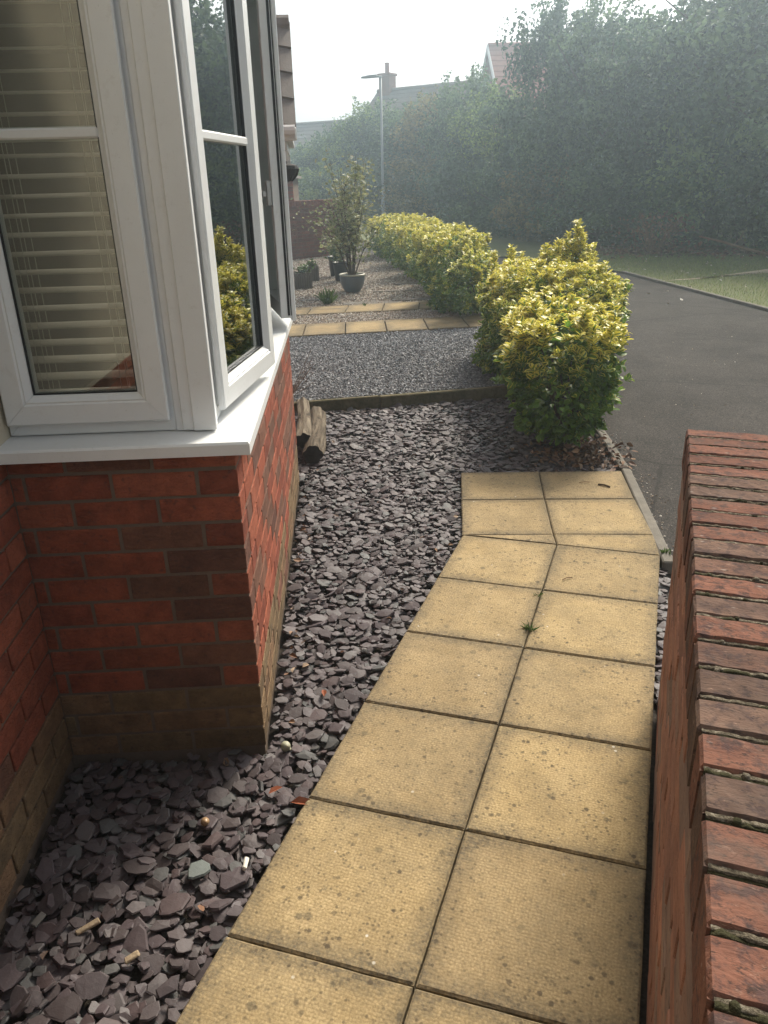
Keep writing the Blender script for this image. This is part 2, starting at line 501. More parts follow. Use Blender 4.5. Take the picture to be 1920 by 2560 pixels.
def _edg():
    m = M['edging']; w = m.co(world=True)
    c = m.mix(m.ramp(m.noise(w, 9, 6, 0.7), [(0.35, 0), (0.65, 1)]), (0.085, 0.075, 0.038), (0.17, 0.14, 0.085))
    c = m.mix(m.ramp(m.noise(w, 40, 4, 0.7), [(0.5, 0), (0.7, 0.8)]), c, (0.05, 0.055, 0.02))
    m.bsdf(c, 0.95, m.bump(m.noise(w, 80, 4), 0.6, 0.006), 0.15)
    M['edging'] = m.m
_edg()
def _bark():
    m = NT('weathered_log'); v = m.co((9, 1.0, 9))
    n = m.noise(v, 3.2, 7, 0.75, 0.6)
    c = m.ramp(n, [(0.36, (0.035, 0.028, 0.022)), (0.48, (0.14, 0.112, 0.082)), (0.62, (0.26, 0.22, 0.165)), (0.75, (0.16, 0.13, 0.098))])
    m.bsdf(c, 0.95, m.bump(n, 1.0, 0.03), 0.1)
    M['log'] = m.m
_bark()
M['logend'] = simple('log_end', (0.035, 0.03, 0.025), 0.95, 0.1, 0.5, 40, 0.6, 80)
M['bark'] = simple('tree_bark', (0.075, 0.06, 0.045), 0.95, 0.1, 0.3, 12, 0.8, 40)
M['twig'] = simple('shrub_stem', (0.085, 0.06, 0.04), 0.9, 0.1, 0.3, 30)
M['deadtwig'] = simple('dry_stem', (0.22, 0.15, 0.09), 0.9, 0.1, 0.3, 30)
M['hedge'] = mat_leaf('variegated_leaf', (0.115, 0.21, 0.03), (0.78, 0.69, 0.13), 0.46, 0.76, 0.34, 0.42)
M['treeleaf'] = mat_leaf('tree_leaf', (0.044, 0.088, 0.046), (0.19, 0.28, 0.13), 0.45, 0.95, 0.38, 0.55, objcol=True, var=0.4)
M['potleaf'] = mat_leaf('pale_shrub_leaf', (0.17, 0.20, 0.08), (0.40, 0.37, 0.20), 0.4, 0.85, 0.4, 0.5)
M['weed'] = mat_leaf('weed_leaf', (0.07, 0.12, 0.03), (0.12, 0.17, 0.05), 0.5, 0.9, 0.3, 0.5)
M['grass'] = mat_leaf('grass_blade', (0.17, 0.24, 0.065), (0.34, 0.34, 0.13), 0.5, 0.95, 0.25, 0.6, var=0.5)
M['moss'] = simple('moss', (0.035, 0.033, 0.018), 1.0, 0.05, 0.5, 60, 0.8, 200)
def _joint():
    m = NT('lichen_mortar'); w = m.co(world=True)
    c = m.ramp(m.noise(w, 95, 5, .8), [(0.33, (0.035, 0.03, 0.024)), (0.48, (0.10, 0.085, 0.062)), (0.60, (0.19, 0.165, 0.125)), (0.72, (0.34, 0.31, 0.25))])
    m.bsdf(c, 1.0, m.bump(m.noise(w, 260, 3, .8), 1.0, 0.004), 0.05)
    return m.m
M['lichen'] = _joint()
M['tile'] = simple('grey_brown_roof_tile', (0.20, 0.185, 0.17), 0.85, 0.2, 0.25, 14, 0.5, 90)
M['redtile'] = simple('red_roof_tile', (0.30, 0.12, 0.085), 0.85, 0.2, 0.2, 3)
M['greytile'] = simple('grey_roof_tile', (0.19, 0.17, 0.15), 0.85, 0.2, 0.2, 3)
M['farbrick'] = simple('far_brick', (0.27, 0.13, 0.09), 0.9, 0.1, 0.2, 5)
M['dome'] = simple('dark_wicker', (0.04, 0.035, 0.032), 0.8, 0.2, 0.3, 30, 0.5, 80)
M['bowl'] = simple('blue_grey_glaze', (0.085, 0.10, 0.115), 0.28, 0.5, 0.35, 18, 0.3, 50)
M['rim'] = simple('pale_glazed_rim', (0.36, 0.34, 0.25), 0.4, 0.4, 0.2, 18)
M['blackpot'] = simple('black_plastic', (0.018, 0.019, 0.02), 0.45, 0.4)
M['planter'] = simple('grey_wood', (0.13, 0.12, 0.105), 0.9, 0.15, 0.3, 20, 0.4, 70)
M['galv'] = simple('galvanised_steel', (0.33, 0.36, 0.37), 0.5, 0.4, 0.1, 5, metallic=0.2)
M['lens'] = simple('lamp_lens', (0.5, 0.5, 0.48), 0.3, 0.4)
M['shell'] = simple('snail_shell', (0.30, 0.19, 0.10), 0.35, 0.5, 0.45, 60)
M['greyshell'] = simple('grey_shell', (0.30, 0.29, 0.20), 0.5, 0.4, 0.4, 60)
M['palewood'] = simple('pale_wood', (0.30, 0.23, 0.15), 0.85, 0.15, 0.3, 30, 0.5, 90)
M['whitewood'] = simple('bleached_wood', (0.72, 0.68, 0.58), 0.8, 0.15, 0.2, 40)
M['rustleaf'] = simple('rust_leaf', (0.20, 0.06, 0.025), 0.5, 0.3, 0.4, 60)
M['step'] = simple('grey_step_slab', (0.15, 0.135, 0.115), 0.95, 0.1, 0.35, 8, 0.4, 60)

# ---------------------------------------------------------------- haze
hz = NT('haze_air')
pv = hz.n('ShaderNodeVolumePrincipled')
pv.inputs['Color'].default_value = (0.74, 0.90, 1.0, 1)
pv.inputs['Density'].default_value = HAZE_DENSITY
pv.inputs['Anisotropy'].default_value = 0.78
hz.l(pv.outputs[0], hz.out.inputs['Volume'])
hb = MB().box(-90, 70, -30, 110, -1.2, 12.5).build('haze', hz.m)
tag(hb, kind='stuff')

# ---------------------------------------------------------------- ground sheets
gr = MB().sheet([(-400, -400), (400, -400), (400, 400), (-400, 400)], -0.13).build('ground', M['field'])
tag(gr, kind='structure')
bed_soil = MB().sheet([(-3.6, -4.2), (0.75, -4.2), (0.75, 0.2), (0.25, 1.2), (-0.2, 3.2), (-3.0, 3.2), (-3.6, 1.2)], -0.066).build('slate_bed', M['soil'])
tag(bed_soil, kind='structure')

ZA = -0.035
asph = MB().sheet([(0.49, -3.8), (9, -3.8), (5.4, -0.5)] + [tuple(G(1659, 672, ZA)[:2]), tuple(G(1345, 590, ZA)[:2]), (-1.6, 12.9), (-4.2, 15.2), (-8.5, 19), (-10.5, 17.8), (-5.6, 13.4), (-3.0, 8.9), (-1.35, 5.0), (-0.30, 2.9), (0.245, 1.10), (0.53, 0.02), (0.665, -0.2), (0.665, -3.8)][0:], ZA).build('footpath', M['asphalt'])
tag(asph, kind='structure')
lawn_poly = [(9.5, -3.8), (30, -3.8), (30, 22), (-14, 32), (-8.5, 19.1), (-4.2, 15.3), (-1.6, 13.0)] + [tuple(G(1345, 590, ZA)[:2]), tuple(G(1659, 672, ZA)[:2]), (5.4, -0.5)]
lawn = MB().sheet(lawn_poly, -0.012).build('lawn', M['lawn'])
tag(lawn, kind='structure')
# bare strip worn across the lawn
a0, a1 = G(1430, 606, 0), G(1659, 584, 0)
a2 = a1 + (a1 - a0) * 0.8
dirt = MB().add([(a0.x - .1, a0.y - .05, -0.006), (a1.x, a1.y - .32, -0.006), (a2.x, a2.y - .25, -0.006), (a2.x, a2.y + .2, -0.006), (a1.x, a1.y + .26, -0.006), (a0.x + .5, a0.y + .3, -0.006)], [(0, 1, 2, 3, 4, 5)]).build('dirt_path', M['dirt'])
tag(dirt, kind='structure')


# ---------------------------------------------------------------- paving slabs
def slab_mesh(P, z, rise=None, n=9, name='paving_slab', gap=0.0024, thick=0.045):
    """P: four xy corners (ccw from near left). A worn slab with a soft arris and a grid top that knows how near its joint it is."""
    P = [Vector((p[0], p[1])) for p in P]
    c = sum(P, Vector((0, 0))) / 4
    Q = []
    for i in range(4):
        a, b, d = P[i - 1], P[i], P[(i + 1) % 4]
        e1 = (b - a); e2 = (d - b)
        e1 = e1.normalized() if e1.length > 1e-6 else e2.normalized(); e2 = e2.normalized() if e2.length > 1e-6 else e1
        n1, n2 = Vector((-e1.y, e1.x)), Vector((-e2.y, e2.x))
        s = n1 + n2
        s = s / max(0.3, s.length_squared) * 2 * gap if s.length > 0.1 else Vector((0, 0))
        Q.append(b + s)
    mb = MB(); V = []; A = []
    h = [random.uniform(-0.0015, 0.0015) for _ in range(4)] if rise is None else rise
    ts = [0, 0.012] + [0.012 + 0.976 * (k / (n - 1)) for k in range(1, n - 1)] + [0.988, 1]
    N = len(ts)
    for j, tv in enumerate(ts):
        for i, tu in enumerate(ts):
            p = Q[0] * (1 - tu) * (1 - tv) + Q[1] * tu * (1 - tv) + Q[2] * tu * tv + Q[3] * (1 - tu) * tv
            zz = z + h[0] * (1 - tu) * (1 - tv) + h[1] * tu * (1 - tv) + h[2] * tu * tv + h[3] * (1 - tu) * tv
            rim = i in (0, N - 1) or j in (0, N - 1)
            d = min(tu, 1 - tu, tv, 1 - tv)
            if rim:
                zz -= 0.0045
                p = p + Vector((random.uniform(-.0008, .0008), random.uniform(-.0008, .0008)))
            V.append((p.x, p.y, zz)); A.append(max(0.0, 1 - d / 0.13))
    F = [(j * N + i, j * N + i + 1, (j + 1) * N + i + 1, (j + 1) * N + i) for j in range(N - 1) for i in range(N - 1)]
    ring = [i for i in range(N)] + [j * N + N - 1 for j in range(1, N)] + [(N - 1) * N + i for i in range(N - 2, -1, -1)] + [j * N for j in range(N - 2, 0, -1)]
    b0 = len(V)
    for i in ring:
        V.append((V[i][0], V[i][1], z - thick)); A.append(1.0)
    m = len(ring)
    F += [(ring[k], b0 + k, b0 + (k + 1) % m, ring[(k + 1) % m]) for k in range(m)]
    mb.add(V, F, A)
    return mb.mesh(name, M['slab'])


path = MB().add([(-0.44, -3.9, -0.048), (0.455, -3.9, -0.048), (0.455, 0.0, -0.048), (0.22, 1.08, -0.048), (-0.65, 0.80, -0.048), (-0.44, 0, -0.048)], [(0, 1, 2, 3, 4, 5)]).build('garden_path', M['soil'])
tag(path, kind='structure')
S = 0.45


def gp(i, r):
    x = {-1: -0.45, 0: 0.0, 1: 0.461}[i]
    return (x, -0.4542 * r + 0.0407 * x)


for r in range(0, 8):
    for i in (-1, 0):
        link('paving_slab', slab_mesh([gp(i, r + 1), gp(i + 1, r + 1), gp(i + 1, r), gp(i, r)], 0.0), path)
bent = {'A': [(995.4, 1020.5), (1163.9, 1018.3), (1342.5, 1016.2)], 'B': [(996.2, 1080), (1176.9, 1078), (1371.2, 1077.2)], 'C': [(997.5, 1155.9), (1196, 1154), (1413, 1154)]}
BG = {k: [tuple(G(x, y)[:2]) for x, y in v] for k, v in bent.items()}
for hi, lo in (('A', 'B'), ('B', 'C')):
    for i in (0, 1):
        link('paving_slab', slab_mesh([BG[lo][i], BG[lo][i + 1], BG[hi][i + 1], BG[hi][i]], 0.0), path)
r0 = [gp(-1, 0), gp(0, 0), gp(1, 0)]
link('paving_slab', slab_mesh([(r0[0][0] + 0.004, r0[0][1] + 0.001), r0[1], BG['C'][1], (BG['C'][0][0] + 0.002, BG['C'][0][1] + 0.004)], 0.0, n=5), path)
link('paving_slab', slab_mesh([r0[1], (r0[2][0], r0[2][1]), BG['C'][2], BG['C'][1]], 0.0, n=5), path)

# concrete kerb between path and asphalt
kerb = MB().sheet([(0.30, 0.9), (0.47, 0.0), (0.52, 0.0), (0.30, 1.1)], -0.05).build('path_kerb', M['kerb'])
tag(kerb, kind='structure')


def strip(p, q, off0, off1, z0, z1, name, mat, parent, seg=1, gap=0.003):
    p, q = Vector(p[:2]), Vector(q[:2]); d = (q - p); n = Vector((d.y, -d.x)).normalized()
    for k in range(seg):
        a = p + d * (k / seg) + d.normalized() * gap; b = p + d * ((k + 1) / seg) - d.normalized() * gap
        mb = MB()
        L = (b - a).length
        mb.bbox(0, L, off0, off1, z0, z1, 0.006, 0.0012)
        ang = math.atan2(d.y, d.x)
        o = mb.build(name, mat, parent, (a.x, a.y, 0), (0, 0, ang))
    return


k0, k1 = Vector(r0[2]), Vector(BG['A'][2])
strip(k0 + Vector((0.006, -0.06)), k1 + (k1 - k0) * 0.05, -0.062, -0.008, -0.09, -0.004, 'kerb_stone', M['kerb'], kerb, 1)
kk = k1 + (k1 - k0) * 0.06
strip(kk, (-0.22, 2.75), -0.06, -0.006, -0.09, -0.008, 'kerb_stone', M['kerb'], kerb, 2)
strip((-0.23, 2.78), (-1.3, 5.0), -0.06, -0.006, -0.09, -0.008, 'kerb_stone', M['kerb'], kerb, 3)
lk = MB().sheet([(1, 10), (1.02, 10), (1.02, 10.02)], -0.05).build('lawn_kerb', M['kerb'])
tag(lk, kind='structure')
strip(G(1345, 590, ZA), G(1659, 672, ZA), -0.03, 0.03, -0.1, 0.006, 'kerb_stone', M['kerb'], lk, 6)
strip(G(1659, 672, ZA), (5.4, -0.5), -0.03, 0.03, -0.1, 0.006, 'kerb_stone', M['kerb'], lk, 8)

# ---------------------------------------------------------------- driveway: edging boards, gravel, tracks
e0, e1 = G(700, 893, -0.04), G(1120, 858, -0.04)
ev = (e1 - e0).normalized()
eA = e0 - ev * 0.55; eB = e1 + ev * 0.55; eJ = G(822, 884, -0.04)
ang = math.atan2(ev.y, ev.x)
for (p, q, lab) in ((eA, eJ, 'low mossy concrete edging board running behind the two logs'), (eJ, eB, 'mossy concrete edging board between slate bed and grey gravel, ending under the front shrub')):
    L = (Vector(q) - Vector(p)).length
    o = MB().bbox(0.002, L - 0.002, 0, 0.045, -0.12, 0.06, 0.006, 0.002).build('edging_board', M['edging'], None, (p.x, p.y, 0), (0, 0, ang))
    tag(o, lab, 'edging board', 'edging boards of the grey gravel')
ZG = 0.05
nf0, nf1 = G(560, 731.8, ZG), G(1100, 703, ZG)
nb0, nb1 = G(575, 706, ZG), G(1075, 680.5, ZG)
ff0, ff1 = G(580, 685, ZG), G(1060, 662, ZG)
fb0, fb1 = G(595, 669, ZG), G(1055, 644, ZG)
back = [G(560, 566, ZG), G(700, 552, ZG), G(800, 566, ZG), G(900, 606, ZG)]
drive = MB().sheet([(eA.x - .2, eA.y), (eB.x, eB.y), (nf1.x, nf1.y), (nf0.x, nf0.y)], 0.028).build('gravel_drive', M['soil'])
tag(drive, kind='structure')
beige_poly = [(nf0.x, nf0.y), (nf1.x, nf1.y), (fb1.x + .1, fb1.y), (-3.3, 9.6), (-5.2, 13.2), (-7.0, 15.2), (-10, 14.5), (-8, 9)]
beige = MB().sheet(beige_poly, 0.026).build('pebble_drive', M['soil'])
tag(beige, kind='structure')


def track(p0, p1, q0, q1, n, par):
    for k in range(n):
        a, b = k / n, (k + 1) / n
        lp = lambda x, y, t: (x.x + (y.x - x.x) * t, x.y + (y.y - x.y) * t)
        link('paving_slab', slab_mesh([lp(p0, p1, a), lp(p0, p1, b), lp(q0, q1, b), lp(q0, q1, a)], 0.062, n=5, gap=0.006), par)


tr1 = MB().sheet([tuple(x[:2]) for x in (nf0, nf1, nb1, nb0)], 0.03).build('wheel_track', M['soil']); tag(tr1, kind='structure')
tr2 = MB().sheet([tuple(x[:2]) for x in (ff0, ff1, fb1, fb0)], 0.03).build('wheel_track', M['soil']); tag(tr2, kind='structure')
track(nf0, nf1, nb0, nb1, 6, tr1)
track(ff0, ff1, fb0, fb1, 6, tr2)
for (px, py, w, d, rz) in ((800, 655, .75, .22, .35), (900, 647, .7, .16, .4), (870, 628, .9, .14, .45), (905, 612, .8, .14, .5), (690, 668, .6, .16, .3), (690, 648, .6, .14, .3)):
    p = G(px, py, ZG)
    o = MB().bbox(-w / 2, w / 2, -d / 2, d / 2, -0.03, 0.012, 0.006, 0.006).build('stepping_slab', M['step'], beige, (p.x, p.y, ZG - 0.002), (0, 0, rz))


# ---------------------------------------------------------------- chips and gravel
def in_poly(P, poly):
    x, y = P[:, 0], P[:, 1]; ins = np.zeros(len(P), bool); n = len(poly)
    for i in range(n):
        x0, y0 = poly[i][:2]; x1, y1 = poly[(i + 1) % n][:2]
        c = ((y0 > y) != (y1 > y)) & (x < (x1 - x0) * (y - y0) / (y1 - y0 + 1e-12) + x0)
        ins ^= c
    return ins


def scatter(poly, pitch, jitter=0.5):
    a = np.array([p[:2] for p in poly]); lo, hi = a.min(0), a.max(0)
    X, Y = np.meshgrid(np.arange(lo[0], hi[0], pitch), np.arange(lo[1], hi[1], pitch))
    P = np.stack([X.ravel(), Y.ravel()], -1) + RNG.uniform(-jitter, jitter, (X.size, 2)) * pitch
    return P[in_poly(P, poly)]


def chip_template(n, rng, flat=0.2):
    """irregular flat flake about 1 across: three rings and a cap; all faces as triangles"""
    ang = np.sort(rng.uniform(0, 2 * np.pi, n)); ang = np.linspace(0, 2 * np.pi, n, endpoint=False) + rng.uniform(-.3, .3, n)
    asp = rng.uniform(0.5, 0.85)
    rad = 0.5 * rng.uniform(0.75, 1.08, n)
    ring = np.stack([np.cos(ang) * rad, np.sin(ang) * rad * asp], -1)
    t = flat * rng.uniform(0.5, 1.1)
    V = []
    V += [(x * .93, y * .93, -t / 2) for x, y in ring]
    V += [(x, y, t * rng.uniform(.0, .25)) for x, y in ring]
    sl = rng.uniform(-.1, .1, 2)
    V += [(x * .88 + rng.uniform(-.02, .02), y * .88, t / 2 + sl[0] * x + sl[1] * y) for x, y in ring]
    V += [(0, 0, t / 2 + rng.uniform(0, .04))]
    F = []
    for k in range(n):
        k2 = (k + 1) % n
        F += [(k, k2, n + k2), (k, n + k2, n + k), (n + k, n + k2, 2 * n + k2), (n + k, 2 * n + k2, 2 * n + k), (2 * n + k, 2 * n + k2, 3 * n)]
    return np.array(V), np.array(F)


def rotmats(yaw, tx, ty):
    cy, sy = np.cos(yaw), np.sin(yaw); n = len(yaw); z = np.zeros(n); o = np.ones(n)
    Rz = np.stack([np.stack([cy, -sy, z], -1), np.stack([sy, cy, z], -1), np.stack([z, z, o], -1)], 1)
    cx, sx = np.cos(tx), np.sin(tx); cv, sv = np.cos(ty), np.sin(ty)
    Rx = np.stack([np.stack([o, z, z], -1), np.stack([z, cx, -sx], -1), np.stack([z, sx, cx], -1)], 1)
    Ry = np.stack([np.stack([cv, z, sv], -1), np.stack([z, o, z], -1), np.stack([-sv, z, cv], -1)], 1)
    return Rx @ Ry @ Rz


def instance_mesh(name, temps, which, pos, Rm, scale, mat, attr=None, smooth=False):
    """join copies of triangle templates into one mesh"""
    Vs, Fs, A, off = [], [], [], 0
    for t, (tv, tf) in enumerate(temps):
        ix = np.where(which == t)[0]
        if not len(ix): continue
        sc = scale[ix]
        sc = sc[:, None, None] if sc.ndim == 1 else sc[:, None, :]
        v = np.einsum('nij,nkj->nki', Rm[ix], tv[None] * sc) + pos[ix][:, None, :]
        f = tf[None] + (np.arange(len(ix)) * len(tv))[:, None, None] + off
        Vs.append(v.reshape(-1, 3)); Fs.append(f.reshape(-1, tf.shape[1])); off += len(ix) * len(tv)
        if attr is not None:
            A.append(np.stack([np.tile(a[t] if a.ndim > 1 else a, len(ix)) if False else np.repeat(a[ix], len(tv)) for a in attr], -1))
    return np.concatenate(Vs), np.concatenate(Fs), (np.concatenate(A) if attr is not None else None)


CT = [chip_template(RNG.integers(5, 9), RNG, 0.15) for _ in range(14)]
UA = R(22.4)
BL = 2.31          # length of the bay's front
uax = Vector((-math.sin(UA), math.cos(UA))); vax = Vector((math.cos(UA), math.sin(UA)))
HA = Vector((-0.672, -1.66))


def hw(x, y):            # house-local plan -> world plan
    p = HA + vax * x + uax * y
    return (p.x, p.y)


slate_poly = [hw(-.60, -1.7), hw(-.60, -0.0), hw(0.0, 0.0), hw(0.0, BL), hw(-0.5, BL + .05), (eA.x, eA.y), (e1.x + .12, e1.y + .04), (-0.12, 2.0), (0.22, 1.12), BG['A'][2], BG['A'][0], BG['C'][0], gp(-1, 0), (-0.452, -3.6)]
gap_poly = [(0.466, 0.0), (0.50, 0.0), (0.50, -1.06), (0.466, -1.06)]
parts = []
for z, pitch in ((-0.054, 0.046), (-0.044, 0.040), (-0.034, 0.036), (-0.024, 0.038)):
    P = scatter(slate_poly, pitch, 0.6)
    parts.append(np.column_stack([P, z + RNG.uniform(-.006, .007, len(P))]))
P = scatter(gap_poly, 0.022, 0.5); parts.append(np.column_stack([P, -0.045 + RNG.uniform(-.01, .006, len(P))]))
P = scatter([(0.44, 0), (0.52, 0), (0.52, -3.2), (0.44, -3.2)], 0.03, 0.5); parts.append(np.column_stack([P, np.full(len(P), -0.085)]))
pos = np.concatenate(parts)
n = len(pos)
size = np.clip(RNG.lognormal(math.log(0.047), 0.33, n), 0.022, 0.10)
size[n - 250:] *= 0.7
# keep flakes off the paving and out of the brickwork
dl = (pos[:, :2] - np.array(HA)); lx, ly = dl @ np.array(vax), dl @ np.array(uax)
ok = ~((lx < size * .38) & (ly > -size * .38) & (ly < BL + size * .3)) & ~((lx < -.59 + size * .38) & (ly < 0))
ok &= ~((pos[:, 0] > -0.45 - size * .30) & (pos[:, 0] < 0.46) & (pos[:, 1] < 0.05) & (pos[:, 2] > -0.08))
pos, size = pos[ok], size[ok]; n = len(pos)
yaw = RNG.uniform(0, 2 * np.pi, n)
tl = RNG.normal(0, 0.17, (n, 2)); steep = RNG.random(n) < 0.06; tl[steep] *= 2.2
Rm = rotmats(yaw, tl[:, 0], tl[:, 1])
which = RNG.integers(0, len(CT), n)
camv = np.array(CAM_POS)
dist = np.linalg.norm(pos - camv, axis=1)
vis = size / dist * (pos[:, 2] > -0.04) * (pos[:, 1] > -2.95 + 0 * size)
# which are in the frame
dd = pos - camv; zf = dd @ np.array(_f); xx = FPX * (dd @ np.array(CR)) / zf; yy = FPX * (dd @ np.array(CU)) / zf
vis = np.where((np.abs(xx) < 950) & (np.abs(yy) < 1270), vis, 0)
sel = np.argsort(-vis)[:300]
rest = np.setdiff1d(np.arange(n), sel)
chip_me = [mesh_np('slate_chip', tv, tf, M['slate']) for tv, tf in CT]
for i in sel:
    mw = Matrix(Rm[i].tolist()).to_4x4() @ Matrix.Scale(float(size[i]), 4)
    mw.translation = pos[i].tolist()
    o = link('slate_chip', chip_me[which[i]], bed_soil); o.matrix_local = mw
V, F, _ = instance_mesh('slate', CT, which[rest], pos[rest], Rm[rest], size[rest], None)
o = link('slate_chippings', mesh_np('slate_chippings', V, F, M['slate']), bed_soil); tag(o, kind='stuff')


def pebble_template(rng, nseg=5):
    ang = np.linspace(0, 2 * np.pi, nseg, endpoint=False) + rng.uniform(-.35, .35, nseg)
    r = 0.5 * rng.uniform(.7, 1.1, nseg)
    V = [(math.cos(a) * q, math.sin(a) * q * .75, rng.uniform(-.1, .1)) for a, q in zip(ang, r)] + [(rng.uniform(-.15, .15), rng.uniform(-.15, .15), rng.uniform(.22, .42)), (0, 0, -.25)]
    F = []
    for k in range(nseg):
        F += [(k, (k + 1) % nseg, nseg), ((k + 1) % nseg, k, nseg + 1)]
    return np.array(V), np.array(F)


PT = [pebble_template(RNG, int(RNG.integers(4, 7))) for _ in range(10)]


def gravel(name, poly, z, pitch, s0, s1, mat, parent, layers=2, tilt=0.45):
    PP = []
    for k in range(layers):
        P = scatter(poly, pitch, 0.7); PP.append(np.column_stack([P, z - 0.006 * k + RNG.uniform(-.004, .005, len(P))]))
    p = np.concatenate(PP); n = len(p)
    Rm = rotmats(RNG.uniform(0, 6.3, n), RNG.normal(0, tilt, n), RNG.normal(0, tilt, n))
    V, F, _ = instance_mesh(name, PT, RNG.integers(0, len(PT), n), p, Rm, RNG.uniform(s0, s1, n), None)
    o = link(name, mesh_np(name, V, F, mat), parent); tag(o, kind='stuff')


gp_ = []
for (a_, b_) in (((0.50, 0.0), (0.25, 1.12)), ((0.25, 1.12), (-0.25, 2.8))):
    a_, b_ = np.array(a_), np.array(b_)
    t_ = RNG.uniform(0, 1, 170)[:, None]; gp_.append(a_ + (b_ - a_) * t_ + np.abs(RNG.normal(0, .07, (170, 1))) * np.array([[.97, .25]]) + np.array([[.012, 0]]))
gp_ = np.concatenate(gp_); gp_ = np.concatenate([gp_, np.column_stack([RNG.uniform(.3, 3, 160), RNG.uniform(.4, 7, 160)])])
gn = len(gp_)
V, F, _ = instance_mesh('grit', PT, RNG.integers(0, len(PT), gn), np.column_stack([gp_, np.full(gn, -.033)]), rotmats(RNG.uniform(0, 6, gn), RNG.normal(0, .4, gn), RNG.normal(0, .4, gn)), RNG.uniform(.005, .016, gn), None)
o = link('grit', mesh_np('grit', V, F, M['beigegravel']), asph); tag(o, kind='stuff')
edn = Vector((-ev.y, ev.x))
gravel('grey_gravel', [(eA.x + edn.x * .05 - .1, eA.y + edn.y * .05), (eB.x + edn.x * .05, eB.y + edn.y * .05), (nf1.x, nf1.y - .01), (nf0.x, nf0.y - .01)], 0.046, 0.0185, 0.016, 0.034, M['greygravel'], drive)
gravel('beige_gravel', [tuple(x[:2]) for x in (nb0, nb1, ff1, ff0)], 0.048, 0.024, 0.018, 0.04, M['beigegravel'], beige)
gravel('beige_gravel', [(fb0.x, fb0.y), (fb1.x, fb1.y), (-3.3, 9.6), (-5.2, 13.2), (-7.0, 15.0), (-9.6, 14.2), (-7, 9)], 0.046, 0.032, 0.022, 0.05, M['beigegravel'], beige)

# ---------------------------------------------------------------- the house with its bay window
house = empty('house', (HA.x, HA.y, 0), UA)
tag(house, 'red brick house with a white square bay window over a brick base', 'house')
BED0, COURSE = 0.9007, 0.0769
RED = [(0.255, 0.080, 0.047), (0.235, 0.072, 0.044), (0.275, 0.091, 0.054), (0.215, 0.068, 0.043), (0.243, 0.083, 0.050)]
BRN = [(0.145, 0.076, 0.053), (0.16, 0.084, 0.058), (0.135, 0.068, 0.050), (0.175, 0.086, 0.058)]
OLV = [(0.165, 0.118, 0.068), (0.18, 0.125, 0.07), (0.148, 0.104, 0.06), (0.19, 0.12, 0.07)]
_bm = {}


def brick(parent, x0, x1, y0, y1, z0, z1, col, mat='brick', bev=0.0022, name='brick', jit=0.0009):
    key = (round(x1 - x0, 3), round(y1 - y0, 3), round(z1 - z0, 3), mat, random.randrange(3))
    if key not in _bm:
        a, b, c = (x1 - x0) / 2, (y1 - y0) / 2, (z1 - z0) / 2
        _bm[key] = MB().bbox(-a, a, -b, b, -c, c, bev, jit).mesh(name, M[mat])
    o = link(name, _bm[key], parent, ((x0 + x1) / 2, (y0 + y1) / 2, (z0 + z1) / 2), (random.uniform(-.003, .003), random.uniform(-.003, .003), random.uniform(-.002, .002)))
    k = random.uniform(.88, 1.12)
    o.color = (col[0] * k, col[1] * k, col[2] * k, 1)
    return o


bay = MB()
bay.box(-0.62, -0.0035, 0.0035, BL - .0035, -0.12, 0.945)
bay_o = bay.build('bay_wall', M['mortar'], house)
near_pat = ['RB', 'RRR', 'RRR', 'RBRr', 'BRR', 'rBRr', 'BRR', 'rRRr', 'BRR', 'rBRr', 'OOO', 'OOOO', 'OOO']
D = 0.1025
for ci in range(13):
    z1 = BED0 + COURSE - ci * COURSE - 0.005; z0 = z1 - COURSE + 0.010
    if ci == 0: z1 = 0.948
    low = ci >= 10
    pick = lambda p: random.choice(OLV) if low and random.random() < .9 else random.choice(BRN if p else RED)
    pat = near_pat[ci]
    x = 0.0; k = 0
    while x > -0.575:
        L = 0.215 if (ci % 2 == 0 or k > 0) else 0.1025
        xe = max(-0.5905, x - L)
        ch = pat[k] if k < len(pat) else 'R'
        brick(bay_o, xe, x, 0.0, D, z0, z1, pick(ch == 'B'))
        x = xe - 0.010; k += 1
    # long front face
    y = 0.1125 if ci % 2 == 0 else 0.0
    if ci % 2:
        pass
    y = 0.1125
    first = True
    while y < BL - .015:
        L = (0.1025 if ci % 2 else 0.215) if first else 0.215
        first = False
        ye = min(BL, y + L)
        if ye - y > 0.03: brick(bay_o, -D, 0.0, y, ye, z0, z1, pick(random.random() < .42))
        y = ye + 0.010
# facade beside the bay (towards the camera): brick below, cream render above the sill line
fac = MB().box(-0.86, -0.597, -2.6, -0.0005, -0.12, 0.945).build('facade_wall', M['mortar'], house)
for ci in range(13):
    z1 = BED0 + COURSE - ci * COURSE - 0.005; z0 = z1 - COURSE + 0.010
    if ci == 0: z1 = 0.948
    y = -0.0006 - (0.1125 if ci % 2 else 0.0)
    if ci % 2: brick(fac, -0.69, -0.59, -0.103, -0.0006, z0, z1, random.choice(OLV if ci > 9 else RED))
    while y > -1.75:
        ye = y - 0.215
        brick(fac, -0.69, -0.59, ye, y, z0, z1, random.choice(OLV) if ci >= 10 and random.random() < .85 else random.choice(RED if random.random() < .8 else BRN))
        y = ye - 0.010
MB().box(-0.86, -0.5925, -2.6, 0.12, 0.948, 5.2).build('rendered_wall', M['render'], house)
MB().box(-0.86, -0.597, BL + .001, 5.6, -0.12, 5.2).build('side_wall', M['farbrick'], house)
MB().box(-0.86, -0.597, 0.0, BL, 2.48, 5.2).build('upper_wall', M['farbrick'], house)
